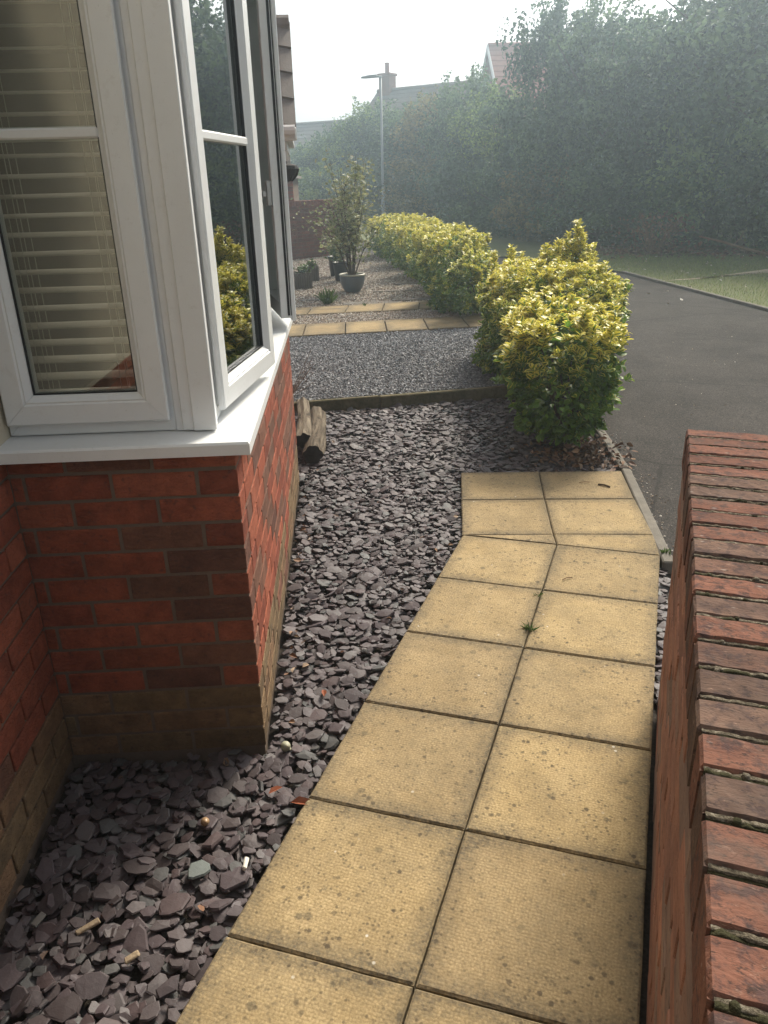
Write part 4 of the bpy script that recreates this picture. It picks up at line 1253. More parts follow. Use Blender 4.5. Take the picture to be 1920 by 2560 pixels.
def hedge_shrub(blobs, nsprig, seed, label, leaf=0.036, indiv=0, ytop=0.75, ybot=0.25, shoots=(), stems=10, base=None, yel=0.0, group='yellow and green hedge shrubs'):
    rg = np.random.default_rng(seed)
    P, N = blob_points(blobs, nsprig, seed)
    zb = np.array(blobs); ztop = (zb[:, 2] + zb[:, 5]).max()
    up = np.array([0, 0, 1.0])
    axis = N * rg.uniform(.35, .9, (nsprig, 1)) + up * rg.uniform(.35, .95, (nsprig, 1)) + rg.normal(0, .22, (nsprig, 3))
    axis /= np.linalg.norm(axis, axis=1, keepdims=True)
    pos, ax, sz, yl = [], [], [], []
    h = np.clip(P[:, 2] / ztop, 0, 1)
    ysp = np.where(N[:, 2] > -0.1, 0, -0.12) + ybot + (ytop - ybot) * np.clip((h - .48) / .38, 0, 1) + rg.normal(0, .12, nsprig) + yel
    shoots = list(shoots) + [(P[i, 0], P[i, 1], P[i, 2], P[i, 2] + rg.uniform(.04, .11)) for i in np.where(N[:, 2] > .25)[0][:34]]
    for s in shoots:            # tall new shoots: stacked whorls up a stem
        x, y, z0, z1 = s
        m = int((z1 - z0) / 0.022)
        zz = np.linspace(z0, z1, m)
        P = np.concatenate([P, np.column_stack([np.full(m, x) + rg.normal(0, .006, m), np.full(m, y) + rg.normal(0, .006, m), zz])])
        axis = np.concatenate([axis, np.tile(np.array([[0.05, 0, 1.0]]), (m, 1))]); ysp = np.concatenate([ysp, np.full(m, ytop - .04)])
    ns = len(P)
    for k in range(9):
        az = rg.uniform(0, 2 * np.pi, ns) if k else np.zeros(ns)
        az = k * 2.4 + rg.uniform(-.5, .5, ns)
        el = np.clip(0.35 + 0.15 * (k % 3) + rg.normal(0, .16, ns), .05, 1.25)       # angle off the axis plane
        F0 = frames(axis, az)
        d = F0[:, :, 0] * np.sin(el)[:, None] + F0[:, :, 1] * np.cos(el)[:, None]
        d[:, 2] += .10
        back = (k // 3) * 0.016 + rg.uniform(0, .006, ns)
        pos.append(P - axis * back[:, None]); ax.append(d); sz.append(leaf * rg.uniform(.72, 1.3, ns) * (0.82 + .1 * (k // 3))); yl.append(ysp + rg.normal(0, .07, ns) - .07 * (k // 3) + .05)
    # interior leaves, sparse
    ni = nsprig * 2
    Pi, Ni = blob_points(blobs, ni, seed + 50, .45, .85)
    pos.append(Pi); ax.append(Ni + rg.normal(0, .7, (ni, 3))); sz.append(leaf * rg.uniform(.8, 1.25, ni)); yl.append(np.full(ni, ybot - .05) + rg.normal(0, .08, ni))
    pos, ax, sz, yl = np.concatenate(pos), np.concatenate(ax), np.concatenate(sz), np.clip(np.concatenate(yl), 0, 1)
    keep = pos[:, 2] > 0.02
    pos, ax, sz, yl = pos[keep], ax[keep], sz[keep], yl[keep]
    n = len(pos)
    Rm = frames(ax, rg.normal(0, .5, n))
    which = rg.integers(0, len(LEAF), n)
    b = base or (blobs[0][0], blobs[0][1])
    root = empty('hedge_shrub', (b[0], b[1], 0)); tag(root, label, 'shrub', group)
    off = np.array([b[0], b[1], 0]); pos = pos - off
    mask = np.ones(n, bool)
    if indiv:
        c = camv - off
        d = np.linalg.norm(pos - c, axis=1)
        out = np.concatenate([np.ones(ns * 3), np.zeros(n - ns * 3)]) if n >= ns * 3 else np.ones(n)
        face = np.abs(np.einsum('ni,ni->n', Rm[:, :, 2], (pos - c) / d[:, None]))
        score = sz / d * (.4 + face) - (np.arange(n) >= ns * 4) * 1.0
        tocam = (pos - np.array(blobs).mean(0)[:3] + off) @ (c / np.linalg.norm(c))
        score += np.where(tocam > 0.1, 0, -.5)
        ix = np.argsort(-score)[:indiv]; mask[ix] = False
        for i in ix:
            cls = int(np.clip(yl[i] * 5, 0, 4)); key = (which[i], cls)
            if key not in LME:
                tv, tf, te = LEAF[which[i]]
                LME[key] = mesh_np('leaf', tv, tf, M['hedge'], {'ed': te, 'yl': np.full(len(tv), (cls + .5) / 5)})
            mw = Matrix(Rm[i].tolist()).to_4x4() @ Matrix.Scale(float(sz[i]), 4); mw.translation = pos[i].tolist()
            o = link('leaf', LME[key], root); o.matrix_local = mw
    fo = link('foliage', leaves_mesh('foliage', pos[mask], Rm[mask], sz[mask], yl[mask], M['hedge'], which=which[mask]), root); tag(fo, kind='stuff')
    st = MB()
    for k in range(stems):
        bb = blobs[k % len(blobs)]
        tx, ty, tz = bb[0] - b[0] + rg.uniform(-.6, .6) * bb[3], bb[1] - b[1] + rg.uniform(-.6, .6) * bb[4], bb[2] + rg.uniform(-.1, .6) * bb[5]
        sx, sy = rg.uniform(-.05, .05) + (bb[0] - b[0]) * .5, rg.uniform(-.05, .05) + (bb[1] - b[1]) * .5
        st.tube([(sx, sy, -.05), (sx * .7 + tx * .3, sy * .7 + ty * .3, tz * .4), (tx, ty, tz)], [.011, .008, .004], 6)
    st.build('stem', M['twig'], root)
    return root


LME = {}
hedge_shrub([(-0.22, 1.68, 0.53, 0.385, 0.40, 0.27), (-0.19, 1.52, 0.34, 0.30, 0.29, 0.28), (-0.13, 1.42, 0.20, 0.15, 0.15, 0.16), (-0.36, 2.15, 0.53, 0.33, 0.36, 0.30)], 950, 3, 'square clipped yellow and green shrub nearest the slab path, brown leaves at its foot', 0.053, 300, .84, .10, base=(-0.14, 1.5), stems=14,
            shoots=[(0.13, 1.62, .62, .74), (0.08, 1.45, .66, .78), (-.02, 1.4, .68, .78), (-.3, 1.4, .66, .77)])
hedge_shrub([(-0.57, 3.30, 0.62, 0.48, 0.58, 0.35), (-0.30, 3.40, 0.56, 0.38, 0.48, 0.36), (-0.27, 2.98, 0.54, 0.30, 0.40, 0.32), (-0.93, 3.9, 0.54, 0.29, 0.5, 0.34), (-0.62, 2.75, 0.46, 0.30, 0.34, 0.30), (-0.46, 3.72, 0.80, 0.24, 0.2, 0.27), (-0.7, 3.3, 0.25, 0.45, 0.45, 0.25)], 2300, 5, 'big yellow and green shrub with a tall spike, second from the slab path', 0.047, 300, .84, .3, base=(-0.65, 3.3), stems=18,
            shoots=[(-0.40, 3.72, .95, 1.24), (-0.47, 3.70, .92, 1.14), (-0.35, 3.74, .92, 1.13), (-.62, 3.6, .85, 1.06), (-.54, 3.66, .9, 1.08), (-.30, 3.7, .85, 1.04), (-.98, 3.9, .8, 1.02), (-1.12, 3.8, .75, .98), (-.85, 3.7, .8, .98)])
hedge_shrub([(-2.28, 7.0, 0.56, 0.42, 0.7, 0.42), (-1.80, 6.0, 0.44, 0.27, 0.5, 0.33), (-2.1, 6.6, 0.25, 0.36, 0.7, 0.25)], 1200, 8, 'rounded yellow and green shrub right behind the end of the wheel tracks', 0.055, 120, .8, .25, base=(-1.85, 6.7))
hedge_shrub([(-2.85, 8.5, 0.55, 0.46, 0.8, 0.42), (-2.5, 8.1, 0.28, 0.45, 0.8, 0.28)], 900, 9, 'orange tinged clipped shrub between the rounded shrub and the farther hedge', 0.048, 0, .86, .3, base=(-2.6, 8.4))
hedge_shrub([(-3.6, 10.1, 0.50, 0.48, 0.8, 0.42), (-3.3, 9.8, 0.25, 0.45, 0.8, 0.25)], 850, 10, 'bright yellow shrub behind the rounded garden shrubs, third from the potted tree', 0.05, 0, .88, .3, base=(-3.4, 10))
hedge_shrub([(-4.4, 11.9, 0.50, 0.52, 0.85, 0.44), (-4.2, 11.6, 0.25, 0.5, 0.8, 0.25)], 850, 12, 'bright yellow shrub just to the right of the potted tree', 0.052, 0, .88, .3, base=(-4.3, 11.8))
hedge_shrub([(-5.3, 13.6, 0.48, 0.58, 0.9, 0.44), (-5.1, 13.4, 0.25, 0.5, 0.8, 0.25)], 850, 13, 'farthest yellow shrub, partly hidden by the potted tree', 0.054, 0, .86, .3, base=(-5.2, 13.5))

# ---------------------------------------------------------------- fallen leaves and small bits
def litter(name, pts, smin, smax, mat, parent=None, seed=1, flat=.35, kind='stuff'):
    rg = np.random.default_rng(seed); n = len(pts)
    ax = rg.normal(size=(n, 3)); ax[:, 2] *= flat
    me = leaves_mesh(name, pts, frames(ax, rg.normal(0, .5, n)), rg.uniform(smin, smax, n), np.zeros(n), mat, [leaf_template(.55, .2, .3), leaf_template(.5, .25, .1), leaf_template(.62, .12, -.25)], rg.integers(0, 3, n))
    o = link(name, me, parent); return tag(o, kind=kind)


n = 420
P = np.column_stack([RNG.normal(-0.02, .17, n), RNG.normal(1.33, .15, n), RNG.uniform(-.02, .012, n)])
P2 = np.column_stack([RNG.normal(-0.0, .06, 60), RNG.normal(1.30, .05, 60), RNG.uniform(.0, .13, 60)])
P = np.concatenate([P[(P[:, 1] > 1.12) & (P[:, 0] < 0.30 - (P[:, 1] - 1.1) * .1)], P2])
litter('fallen_leaves', P, .03, .055, M['litter'], None, 4)
P = scatter([hw(.02, 0.2), hw(.1, 0.2), hw(.1, 2.2), hw(.02, 2.2)], .05, .6); P = np.column_stack([P, np.full(len(P), -.012)])
P = P[RNG.random(len(P)) < .35]
Q = scatter(slate_poly, 0.30, .5); P = np.concatenate([P, np.column_stack([Q, np.full(len(Q), -.012)])])
litter('fallen_leaves', P, .018, .038, M['litter'], None, 6, .2)
P = np.column_stack([RNG.uniform(-2, 6, 1500), RNG.normal(15.4, .7, 1500), RNG.uniform(0, .03, 1500)])
litter('fallen_leaves', P, .06, .12, M['litter'], None, 8)
P = np.column_stack([RNG.uniform(-.6, 5, 90), RNG.uniform(7.5, 15, 90), np.full(90, .03)])
M['paleleaf'] = mat_chip('pale_fallen_leaf', [(0.45, .42, .34), (.35, .3, .2), (.5, .48, .42)], .6)
litter('fallen_leaves', P, .04, .07, M['paleleaf'], None, 9, .3)


def chunk(name, px, py, z, dims, rz, mat, label, cat, tilt=.1):
    p = G(px, py, z)
    o = MB().bbox(-dims[0] / 2, dims[0] / 2, -dims[1] / 2, dims[1] / 2, -dims[2] / 2, dims[2] / 2, min(dims) * .22, min(dims) * .18).build(name, M[mat], None, (p.x, p.y, p.z), (tilt, -tilt, rz))
    return tag(o, label, cat)


chunk('wood_chip', 190, 2002, -.008, (.055, .012, .008), .95, 'palewood', 'pale split sliver of wood lying on the dark slate', 'wood chip')
chunk('wood_chip', 285, 2068, -.008, (.032, .014, .010), 1.0, 'palewood', 'short tan wood chip on the slate, close to the path edge', 'wood chip')
chunk('wood_chip', 82, 1988, -.008, (.034, .018, .010), 1.5, 'planter', 'grey square ended wood chip on the slate near the house wall', 'wood chip')
chunk('bleached_stick', 531, 1866, -.004, (.036, .012, .012), 1.75, 'whitewood', 'short white bleached stick at the edge of the slab path', 'stick')
p = G(430, 1877, -.004)
o = link('slate_chip', chip_me[3].copy(), bed_soil, (p.x, p.y, p.z), (.15, .1, 1.2), (.075,) * 3); o.data.materials.clear(); o.data.materials.append(M['slategreen']); o['label'] = 'pale green slate chip'
for (px, py, mt, lab, s) in ((443, 1775, 'shell', 'orange brown snail shell lying on the slate', .012), (617, 1612, 'greyshell', 'grey green snail shell on the slate by the corner of the bay', .016)):
    p = G(px, py, -.004)
    sh = empty('snail_shell', (p.x, p.y, p.z), .6); tag(sh, lab, 'snail shell')
    MB().lathe([(.001, -s), (s * .7, -s * .7), (s, 0), (s * .85, s * .55), (s * .5, s), (.001, s * 1.25)], 14).build('shell', M[mt], sh, None, (.9, .3, 0), True)
    MB().lathe([(s * .45, 0), (s * .55, .002), (s * .5, .005), (.0005, .006)], 12, (s * .8, 0, -s * .5)).build('shell_lip', M[mt], sh, None, (0, .5, 0), True)
for (px, py, rz, s, lab) in ((627, 1733, .3, .075, 'long rust red dead leaf on the slate beside the path'), (580, 1715, 1.1, .05, 'small rust brown dead leaf on the slate below the bay corner'), (700, 1505, 2.0, .05, 'curled rust leaf on the slate halfway along the path')):
    p = G(px, py, -.002)
    tv, tf, te = leaf_template(.36, .16, .05)
    o = link('dead_leaf', mesh_np('dead_leaf', tv, tf, M['rustleaf']), None, (p.x, p.y, p.z), (.1, .1, rz), (s,) * 3); tag(o, lab, 'dead leaf')
for (px, py, L, rz, lab) in ((1305, 1049, .07, -.3, 'dark broken twig lying on the far right slab'), (1262, 1042, .06, .5, 'thin twig on the farthest slab row, by the joint'), (1225, 1250, .05, .8, 'small straw like stem on a buff slab')):
    p = G(px, py, .004); r_ = .005 if 'broken' in lab else .0022
    o = MB().tube([(-L / 2, 0, 0), (0, .004, .002), (L / 2, -.003, 0)], r_, 6).build('twig', M['twig'] if r_ > .003 else M['deadtwig'], None, (p.x, p.y, .005), (0, 0, rz)); tag(o, lab, 'twig')


def tuft(px, py, z, n, L, label, name='weed', spread=.6, mat='weed', wide=.14, cat='weed'):
    p = G(px, py, z); rg = np.random.default_rng(int(px))
    ax = rg.normal(0, spread, (n, 3)); ax[:, 2] = rg.uniform(.6, 1.2, n)
    pos = rg.normal(0, L * .12, (n, 3)); pos[:, 2] = 0
    me = leaves_mesh('leaf', pos, frames(ax, rg.uniform(0, 6, n)), L * rg.uniform(.5, 1.1, n), np.full(n, .4), M[mat], [leaf_template(wide, .03, .2)], np.zeros(n, int))
    o = link(name, me, None, (p.x, p.y, p.z)); return tag(o, label, cat)


tuft(1143, 1362, -.006, 34, .04, 'green grass weed growing in the joint between two slabs', spread=.9)
tuft(1163, 1290, -.006, 14, .03, 'tiny weed in the slab joint above the larger grass weed', spread=.8)
tuft(1437, 1200, -.02, 26, .045, 'bright green weed at the end of the kerb by the brick wall', spread=.6, wide=.3)
tuft(707, 657, ZG, 60, .22, 'leafy green weed growing in the pebbles at the edge of the wheel track', spread=.5, wide=.16)
tuft(790, 662, ZG, 10, .09, 'little sprout beside the blue bowl in the pebbles', spread=.7)

# twigs hanging out between bay and gravel: a wispy dry plant at the far bay corner
wp = empty('dry_grass', (*hw(-0.10, 2.5), 0.0)); tag(wp, 'wispy dry stems sticking out past the far corner of the bay', 'dry plant')
for k in range(9):
    a = random.uniform(-.3, .9)
    MB().tube([(0, 0, 0), (.06 * math.cos(a), .05 * math.sin(a), .42), (.20 * math.cos(a) + .05, .16 * math.sin(a) - .05, .62 + random.uniform(-.1, .1))], [.002, .0015, .001], 4).build('stem', M['deadtwig'], wp)

# ---------------------------------------------------------------- logs
def log(p, q, r, lab, seed):
    p, q = Vector(p), Vector(q); d = q - p; L = d.length
    rg = random.Random(seed)
    root = empty('log', p); root.rotation_euler = d.to_track_quat('Y', 'Z').to_euler()
    tag(root, lab, 'log', 'logs by the bay wall')
    mb = MB(); n, m = 20, 16; V = []
    prof = [1 + .10 * math.sin(k * 1.9 + seed) + rg.uniform(-.10, .08) for k in range(n)]
    for j in range(m + 1):
        t = j / m
        for k in range(n):
            a = 2 * math.pi * k / n
            rr = r * prof[k] * (1 - .12 * t) * (1 + .05 * math.sin(t * 9 + k * .7) + rg.uniform(-.03, .03))
            V.append((rr * math.cos(a) + .008 * math.sin(t * 4), t * L, rr * math.sin(a) + .008 * math.cos(t * 5)))
    mb.add(V, [(j * n + k, j * n + (k + 1) % n, (j + 1) * n + (k + 1) % n, (j + 1) * n + k) for j in range(m) for k in range(n)])
    mb.build('trunk', M['log'], root, None, None, True)
    MB().add([tuple(v) for v in V[:n]] + [(0, .012, 0)], [((k + 1) % n, k, n) for k in range(n)]).build('cut_end', M['logend'], root)
    MB().add([tuple(v) for v in V[-n:]] + [(0, L, 0)], [(k, (k + 1) % n, n) for k in range(n)]).build('cut_end', M['logend'], root)


l0 = G(676, 985, 0.03); l1 = G(687, 893, 0.06)
log(l0, l1, .060, 'weathered log with a dark cut end, nearer the slate bed', 2)
l2 = G(655, 955, 0.06); l3 = G(656, 872, 0.085)
log(l2, l3, .050, 'knobbly grey log wedged between the bay wall and the other log', 5)

# ---------------------------------------------------------------- pots and planters
def pot_plant(name, loc, n, rad, hgt, leaf, label, seed, stems=6, droop=-.25, mat='potleaf', cat='shrub', zlo=.15):
    rg = np.random.default_rng(seed)
    root = empty(name, loc); tag(root, label, cat)
    st = MB(); tips = []
    for k in range(stems):
        a = rg.uniform(0, 6.28); rr = rad * rg.uniform(.2, 1.0); hh = hgt * rg.uniform(.55, 1.0) * (1 - .22 * rr / rad)
        pts = [(0.03 * math.cos(a), .03 * math.sin(a), 0), (rr * .35 * math.cos(a), rr * .35 * math.sin(a), hh * .45), (rr * .8 * math.cos(a), rr * .8 * math.sin(a), hh * .8), (rr * math.cos(a), rr * math.sin(a), hh)]
        st.tube(pts, [.012, .008, .005, .002], 5)
        tips.append(pts)
        for b in range(3):
            t0 = rg.uniform(.3, .9); i = 1 if t0 < .6 else 2
            s0 = np.array(pts[i]); e0 = s0 + rg.normal(0, 1, 3) * np.array([.45, .45, .22]) * rad * .9 + np.array([0, 0, .1 * hgt])
            st.tube([tuple(s0), tuple((s0 + e0) / 2 + rg.normal(0, .02, 3)), tuple(e0)], [.005, .003, .0015], 4)
            tips.append([tuple(s0), tuple((s0 + e0) / 2), tuple(e0)])
    st.build('stem', M['twig'], root)
    pos = []
    for k in range(n):
        b = tips[rg.integers(len(tips))]; i = rg.integers(0, len(b) - 1); t = rg.uniform()
        q = np.array(b[i]) * (1 - t) + np.array(b[i + 1]) * t
        if q[2] < hgt * zlo: q[2] = hgt * rg.uniform(zlo, .9)
        pos.append(q + rg.normal(0, .11, 3) * min(1, rad * 1.3))
    pos = np.array(pos)
    ax = rg.normal(0, 1, (n, 3)); ax[:, 2] = ax[:, 2] * .4 + droop
    fo = link('foliage', leaves_mesh('foliage', pos, frames(ax, rg.normal(0, .8, n)), leaf * rg.uniform(.6, 1.3, n), np.clip(rg.normal(.45, .2, n), 0, 1), M[mat]), root); tag(fo, kind='stuff')
    return root


bp = G(762, 630, ZG)
bw = empty('bowl_pot', (bp.x, bp.y, ZG)); tag(bw, 'wide blue grey glazed bowl pot with a pale rim standing on the pebbles', 'plant pot')
MB().lathe([(.005, 0), (.105, 0), (.115, .01), (.150, .06), (.178, .13), (.188, .20), (.186, .238), (.165, .238), (.158, .2), (.15, .19), (.004, .19)], 36).build('bowl', M['bowl'], bw, None, None, True)
MB().lathe([(.184, .236), (.197, .240), (.199, .252), (.190, .262), (.168, .260), (.164, .238)], 36).build('rim', M['rim'], bw, None, None, True)
MB().lathe([(.16, .20), (.004, .21)], 24).build('soil', M['soil'], bw)
pot_plant('potted_tree', (bp.x, bp.y, ZG + .20), 2200, .58, 1.85, .062, 'tall loose shrub with pale drooping leaves growing out of the blue bowl', 21, 20)
b2 = G(738, 606, ZG)
pt = empty('black_pot', (b2.x, b2.y, ZG)); tag(pt, 'tall black plastic pot behind the blue bowl', 'plant pot')
MB().lathe([(.004, 0), (.10, 0), (.135, .27), (.145, .27), (.145, .30), (.128, .30), (.120, .27), (.004, .27)], 24).build('pot', M['blackpot'], pt, None, None, True)
MB().lathe([(.122, .275), (.004, .28)], 20).build('soil', M['soil'], pt)
pot_plant('potted_plant', (b2.x, b2.y, ZG + .27), 500, .26, .5, .05, 'bushy green plant in the black pot', 23, 8, -.1, 'weed', 'plant')
b3 = G(728, 596, ZG)
pt = empty('black_pot', (b3.x, b3.y, ZG)); tag(pt, 'farther black pot, left of the potted tree trunk', 'plant pot')
MB().lathe([(.004, 0), (.11, 0), (.14, .30), (.152, .30), (.152, .335), (.13, .335), (.124, .30), (.004, .30)], 24).build('pot', M['blackpot'], pt, None, None, True)
pot_plant('potted_plant', (b3.x, b3.y, ZG + .30), 350, .25, .45, .05, 'small plant with a few orange leaves in the farther black pot', 29, 7, -.1, 'potleaf', 'plant')


def planter(px, py, w, h, label, plabel, rz, seed):
    p = G(px, py, ZG)
    r = empty('planter', (p.x, p.y, ZG), rz); tag(r, label, 'planter', 'square grey planters')
    m_ = 7
    for s, (dx, dy, rot) in enumerate(((0, -w / 2, 0), (w / 2, 0, math.pi / 2), (0, w / 2, math.pi), (-w / 2, 0, -math.pi / 2))):
        for k in range(m_):
            a = -w / 2 + w * k / m_ + .003; b = -w / 2 + w * (k + 1) / m_ - .003
            c, sn = math.cos(rot), math.sin(rot)
            MB().bbox(a, b, -.011, .011, .0, h + random.uniform(-.008, .008), .003).build('slat', M['planter'], r, (dx, dy, 0), (0, 0, rot))
    MB().box(-w / 2 + .013, w / 2 - .013, -w / 2 + .013, w / 2 - .013, .01, h - .04).build('soil', M['soil'], r)
    pot_plant('small_plant', (p.x, p.y, ZG + h - .04), 130, w * .5, .16, .045, plabel, seed, 6, .2, 'weed', 'plant')


planter(656, 622, .25, .24, 'square grey wooden planter nearest the bay on the pebbles', 'wilting plant in the near grey planter', .5, 31)
planter(672, 606, .25, .24, 'square grey wooden planter behind the first one', 'thin plant in the rear grey planter', .45, 33)

# ---------------------------------------------------------------- far brick garden wall
w0, w1 = G(560, 572, 0.03), G(760, 549, 0.03)
wd = (w1 - w0); wl = wd.length; wa = math.atan2(wd.y, wd.x)
fw = empty('brick_wall', (w0.x, w0.y, 0), wa); tag(fw, 'far dark red brick wall behind the potted tree', 'wall')
MB().box(0, wl, .006, .2, -.1, 1.12).build('wall_core', M['mortar'], fw)
hcount = 15
for ci in range(hcount):
    z0 = 0.03 + ci * .0745; z1 = z0 + .065
    x = -.1125 if ci % 2 else 0
    while x < wl:
        brick(fw, max(0, x), min(wl, x + .215), 0, .1, z0, z1, random.choice([(.18, .075, .055), (.155, .068, .052), (.2, .085, .06)]), 'wallbrick', .003)
        x += .225
for k in range(int(wl / .075)):
    brick(fw, k * .075, k * .075 + .065, -.004, .206, 1.122, 1.225, random.choice([(.22, .10, .075), (.18, .085, .07), (.24, .11, .08)]), 'wallbrick', .003, 'coping_brick')
# neighbour's brick corner beyond the porch
nbp = HY(634, 420, 12.6)
nb = empty('outhouse', (nbp.x, nbp.y, 0), UA); tag(nb, 'sunlit brick corner of a low outhouse beyond the porch', 'outhouse')
ow = MB().box(-3, -.006, .006, 2.5, -.1, 1.66).build('wall', M['mortar'], nb)
for ci in range(22):
    z0 = 0.0 + ci * .0755; z1 = z0 + .065
    x = -.2125 if ci % 2 else -.325
    brick(ow, -.215 if not ci % 2 else -.1025, 0, 0, .1, z0, z1, random.choice(RED), 'wallbrick', .003)
    x = -.225 if not ci % 2 else -.1125
    while x > -1.2:
        brick(ow, x - .215, x, 0, .1, z0, z1, random.choice(RED), 'wallbrick', .003); x -= .225
MB().prism([(-3.1, -.1), (.08, -.1), (.08, 2.6), (-3.1, 2.6)], 1.665, 1.72).build('roof', M['greytile'], nb)

# ---------------------------------------------------------------- street lamp
LY = 26.0
lb = HY(829, 470, LY); lt = HY(822, 166, LY); lh = HY(787, 170, LY)
lamp = empty('street_lamp', (lt.x, lt.y, -.1)); tag(lamp, 'slim grey street lamp post with a flat head on a short arm', 'street lamp')
H = lt.z + .1
MB().tube([(0, 0, 0), (0, 0, 1.1)], .075, 12).build('base', M['galv'], lamp, None, None, True)
MB().tube([(0, 0, 1.1), (0, 0, 1.16), (0, 0, H)], [.075, .05, .038], 12).build('post', M['galv'], lamp, None, None, True)
hd = Vector((lh.x - lt.x, lh.y - lt.y, 0)); hl = hd.length; ha = math.atan2(hd.y, hd.x)
hdm = empty('head', (0, 0, H), ha, lamp)
MB().tube([(-.05, 0, .0), (.16, 0, .02)], .03, 8).build('bracket', M['galv'], hdm, None, None, True)
MB().prism([(.12, -.09), (.35, -.13), (.70, -.08), (.74, 0), (.70, .08), (.35, .13), (.12, .09)], [-.01] * 7, [.075, .07, .035, .03, .035, .07, .075]).build('lantern_body', M['galv'], hdm)
MB().prism([(.34, -.08), (.66, -.05), (.66, .05), (.34, .08)], -.018, -.0105).build('lens', M['lens'], hdm)

# ---------------------------------------------------------------- distant houses
def far_house(ridge0, ridge1, drop, half, label, roofmat, chimney=None, wallmat='farbrick', barge=False, over=.25):
    r0_, r1_ = Vector(ridge0), Vector(ridge1); d = Vector((r1_.x - r0_.x, r1_.y - r0_.y, 0)); L = d.length; a = math.atan2(d.y, d.x)
    hz_ = (r0_.z + r1_.z) / 2
    h = empty('house', (r0_.x, r0_.y, 0), a); tag(h, label, 'house')
    e = hz_ - drop
    w = MB().add([(0.1, -half, -.2), (L - .1, -half, -.2), (L - .1, half, -.2), (0.1, half, -.2), (0.1, -half, e), (L - .1, -half, e), (L - .1, half, e), (0.1, half, e), (0.1, 0, hz_ - .12), (L - .1, 0, hz_ - .12)],
                 [(0, 1, 5, 4), (2, 3, 7, 6), (3, 0, 4, 8, 7), (1, 2, 6, 9, 5), (4, 5, 9, 8), (6, 7, 8, 9)])
    w.build('wall', M[wallmat], h)
    o_ = over; s = drop / half
    rf = MB()
    for sg in (-1, 1):
        rf.add([(-.15, 0, hz_), (L + .15, 0, hz_), (L + .15, sg * (half + o_), hz_ - s * (half + o_)), (-.15, sg * (half + o_), hz_ - s * (half + o_)),
                (-.15, 0, hz_ - .1), (L + .15, 0, hz_ - .1), (L + .15, sg * (half + o_), hz_ - .1 - s * (half + o_)), (-.15, sg * (half + o_), hz_ - .1 - s * (half + o_))],
               [(0, 1, 2, 3), (7, 6, 5, 4), (2, 6, 7, 3), (0, 3, 7, 4), (1, 5, 6, 2)])
    ro = rf.build('roof', M[roofmat], h)
    MB().tube([(-.15, 0, hz_), (L + .15, 0, hz_)], .11, 8).build('ridge_tile', M[roofmat], ro)
    # tile courses as real battens of tile nose
    tc = MB(); nr = int(math.hypot(half, drop) / .34)
    for k in range(1, nr):
        y = -half * k / nr; z = hz_ - drop * k / nr
        tc.add([(-.15, y, z + .03), (L + .15, y, z + .03), (L + .15, y - .02, z - .012), (-.15, y - .02, z - .012), (-.15, y + .28, z + .28 * s + .004), (L + .15, y + .28, z + .28 * s + .004)], [(0, 3, 2, 1), (0, 1, 5, 4)])
    tag(tc.build('tile_courses', M[roofmat], ro), kind='stuff')
    if barge:
        for sg in (-1, 1):
            MB().add([(-.22, 0, hz_ + .05), (-.22, sg * (half + o_), hz_ + .05 - s * (half + o_)), (-.22, sg * (half + o_), hz_ - .2 - s * (half + o_)), (-.22, 0, hz_ - .2), (-.16, 0, hz_ + .05), (-.16, sg * (half + o_), hz_ + .05 - s * (half + o_)), (-.16, sg * (half + o_), hz_ - .2 - s * (half + o_)), (-.16, 0, hz_ - .2)],
                     [(0, 1, 2, 3), (7, 6, 5, 4), (0, 4, 5, 1), (3, 2, 6, 7)]).build('barge_board', M['pvc'], h)
    if chimney is not None:
        c = MB().bbox(-.32, .32, -.3, .3, -1.0, chimney - .12, .02); co = c.build('chimney', M['farbrick'], ro, (.45, 0, hz_))
        MB().bbox(-.38, .38, -.36, .36, chimney - .115, chimney, .02).build('chimney_cap', M['farbrick'], co)
        MB().lathe([(.11, 0), (.10, .40), (.12, .42), (.12, .46), (.08, .46)], 12, (0, 0, chimney)).build('chimney_pot', M['redtile'], co)
    return h


far_house(HY(821, 189, 38), HY(1030, 186, 36.5), 2.6, 3.2, 'distant house with a single chimney behind the street lamp', 'greytile', .75 * 1.0)
far_house(HY(560, 269, 46), HY(742, 268, 45), 2.4, 3.2, 'distant low roofed house between the porch and the trees', 'greytile')
far_house(HY(1062, 96, 36), HY(1240, 97, 37.5), 2.6, 3.0, 'distant house with a red tiled roof and white gable edge above the trees', 'redtile', barge=True)

# ---------------------------------------------------------------- trees
def quad_leaves(pos, nrm, size, rg):
    """rhombic leaf cards (2 triangles, folded)"""
    n = len(pos)
    F0 = frames(nrm, rg.uniform(0, 6.3, n))
    Rm = np.stack([F0[:, :, 1], F0[:, :, 2], F0[:, :, 0]], -1)          # local z = leaf normal
    T = np.array([(0, 0, 0), (0.5, .32, .10), (1.05, 0, -.06), (0.5, -.32, .10)])
    F = np.array([(0, 1, 2), (0, 2, 3)])
    v = np.einsum('nij,nkj->nki', Rm, T[None] * size[:, None, None]) + pos[:, None, :]
    f = F[None] + (np.arange(n) * 4)[:, None, None]
    return v.reshape(-1, 3), f.reshape(-1, 3)


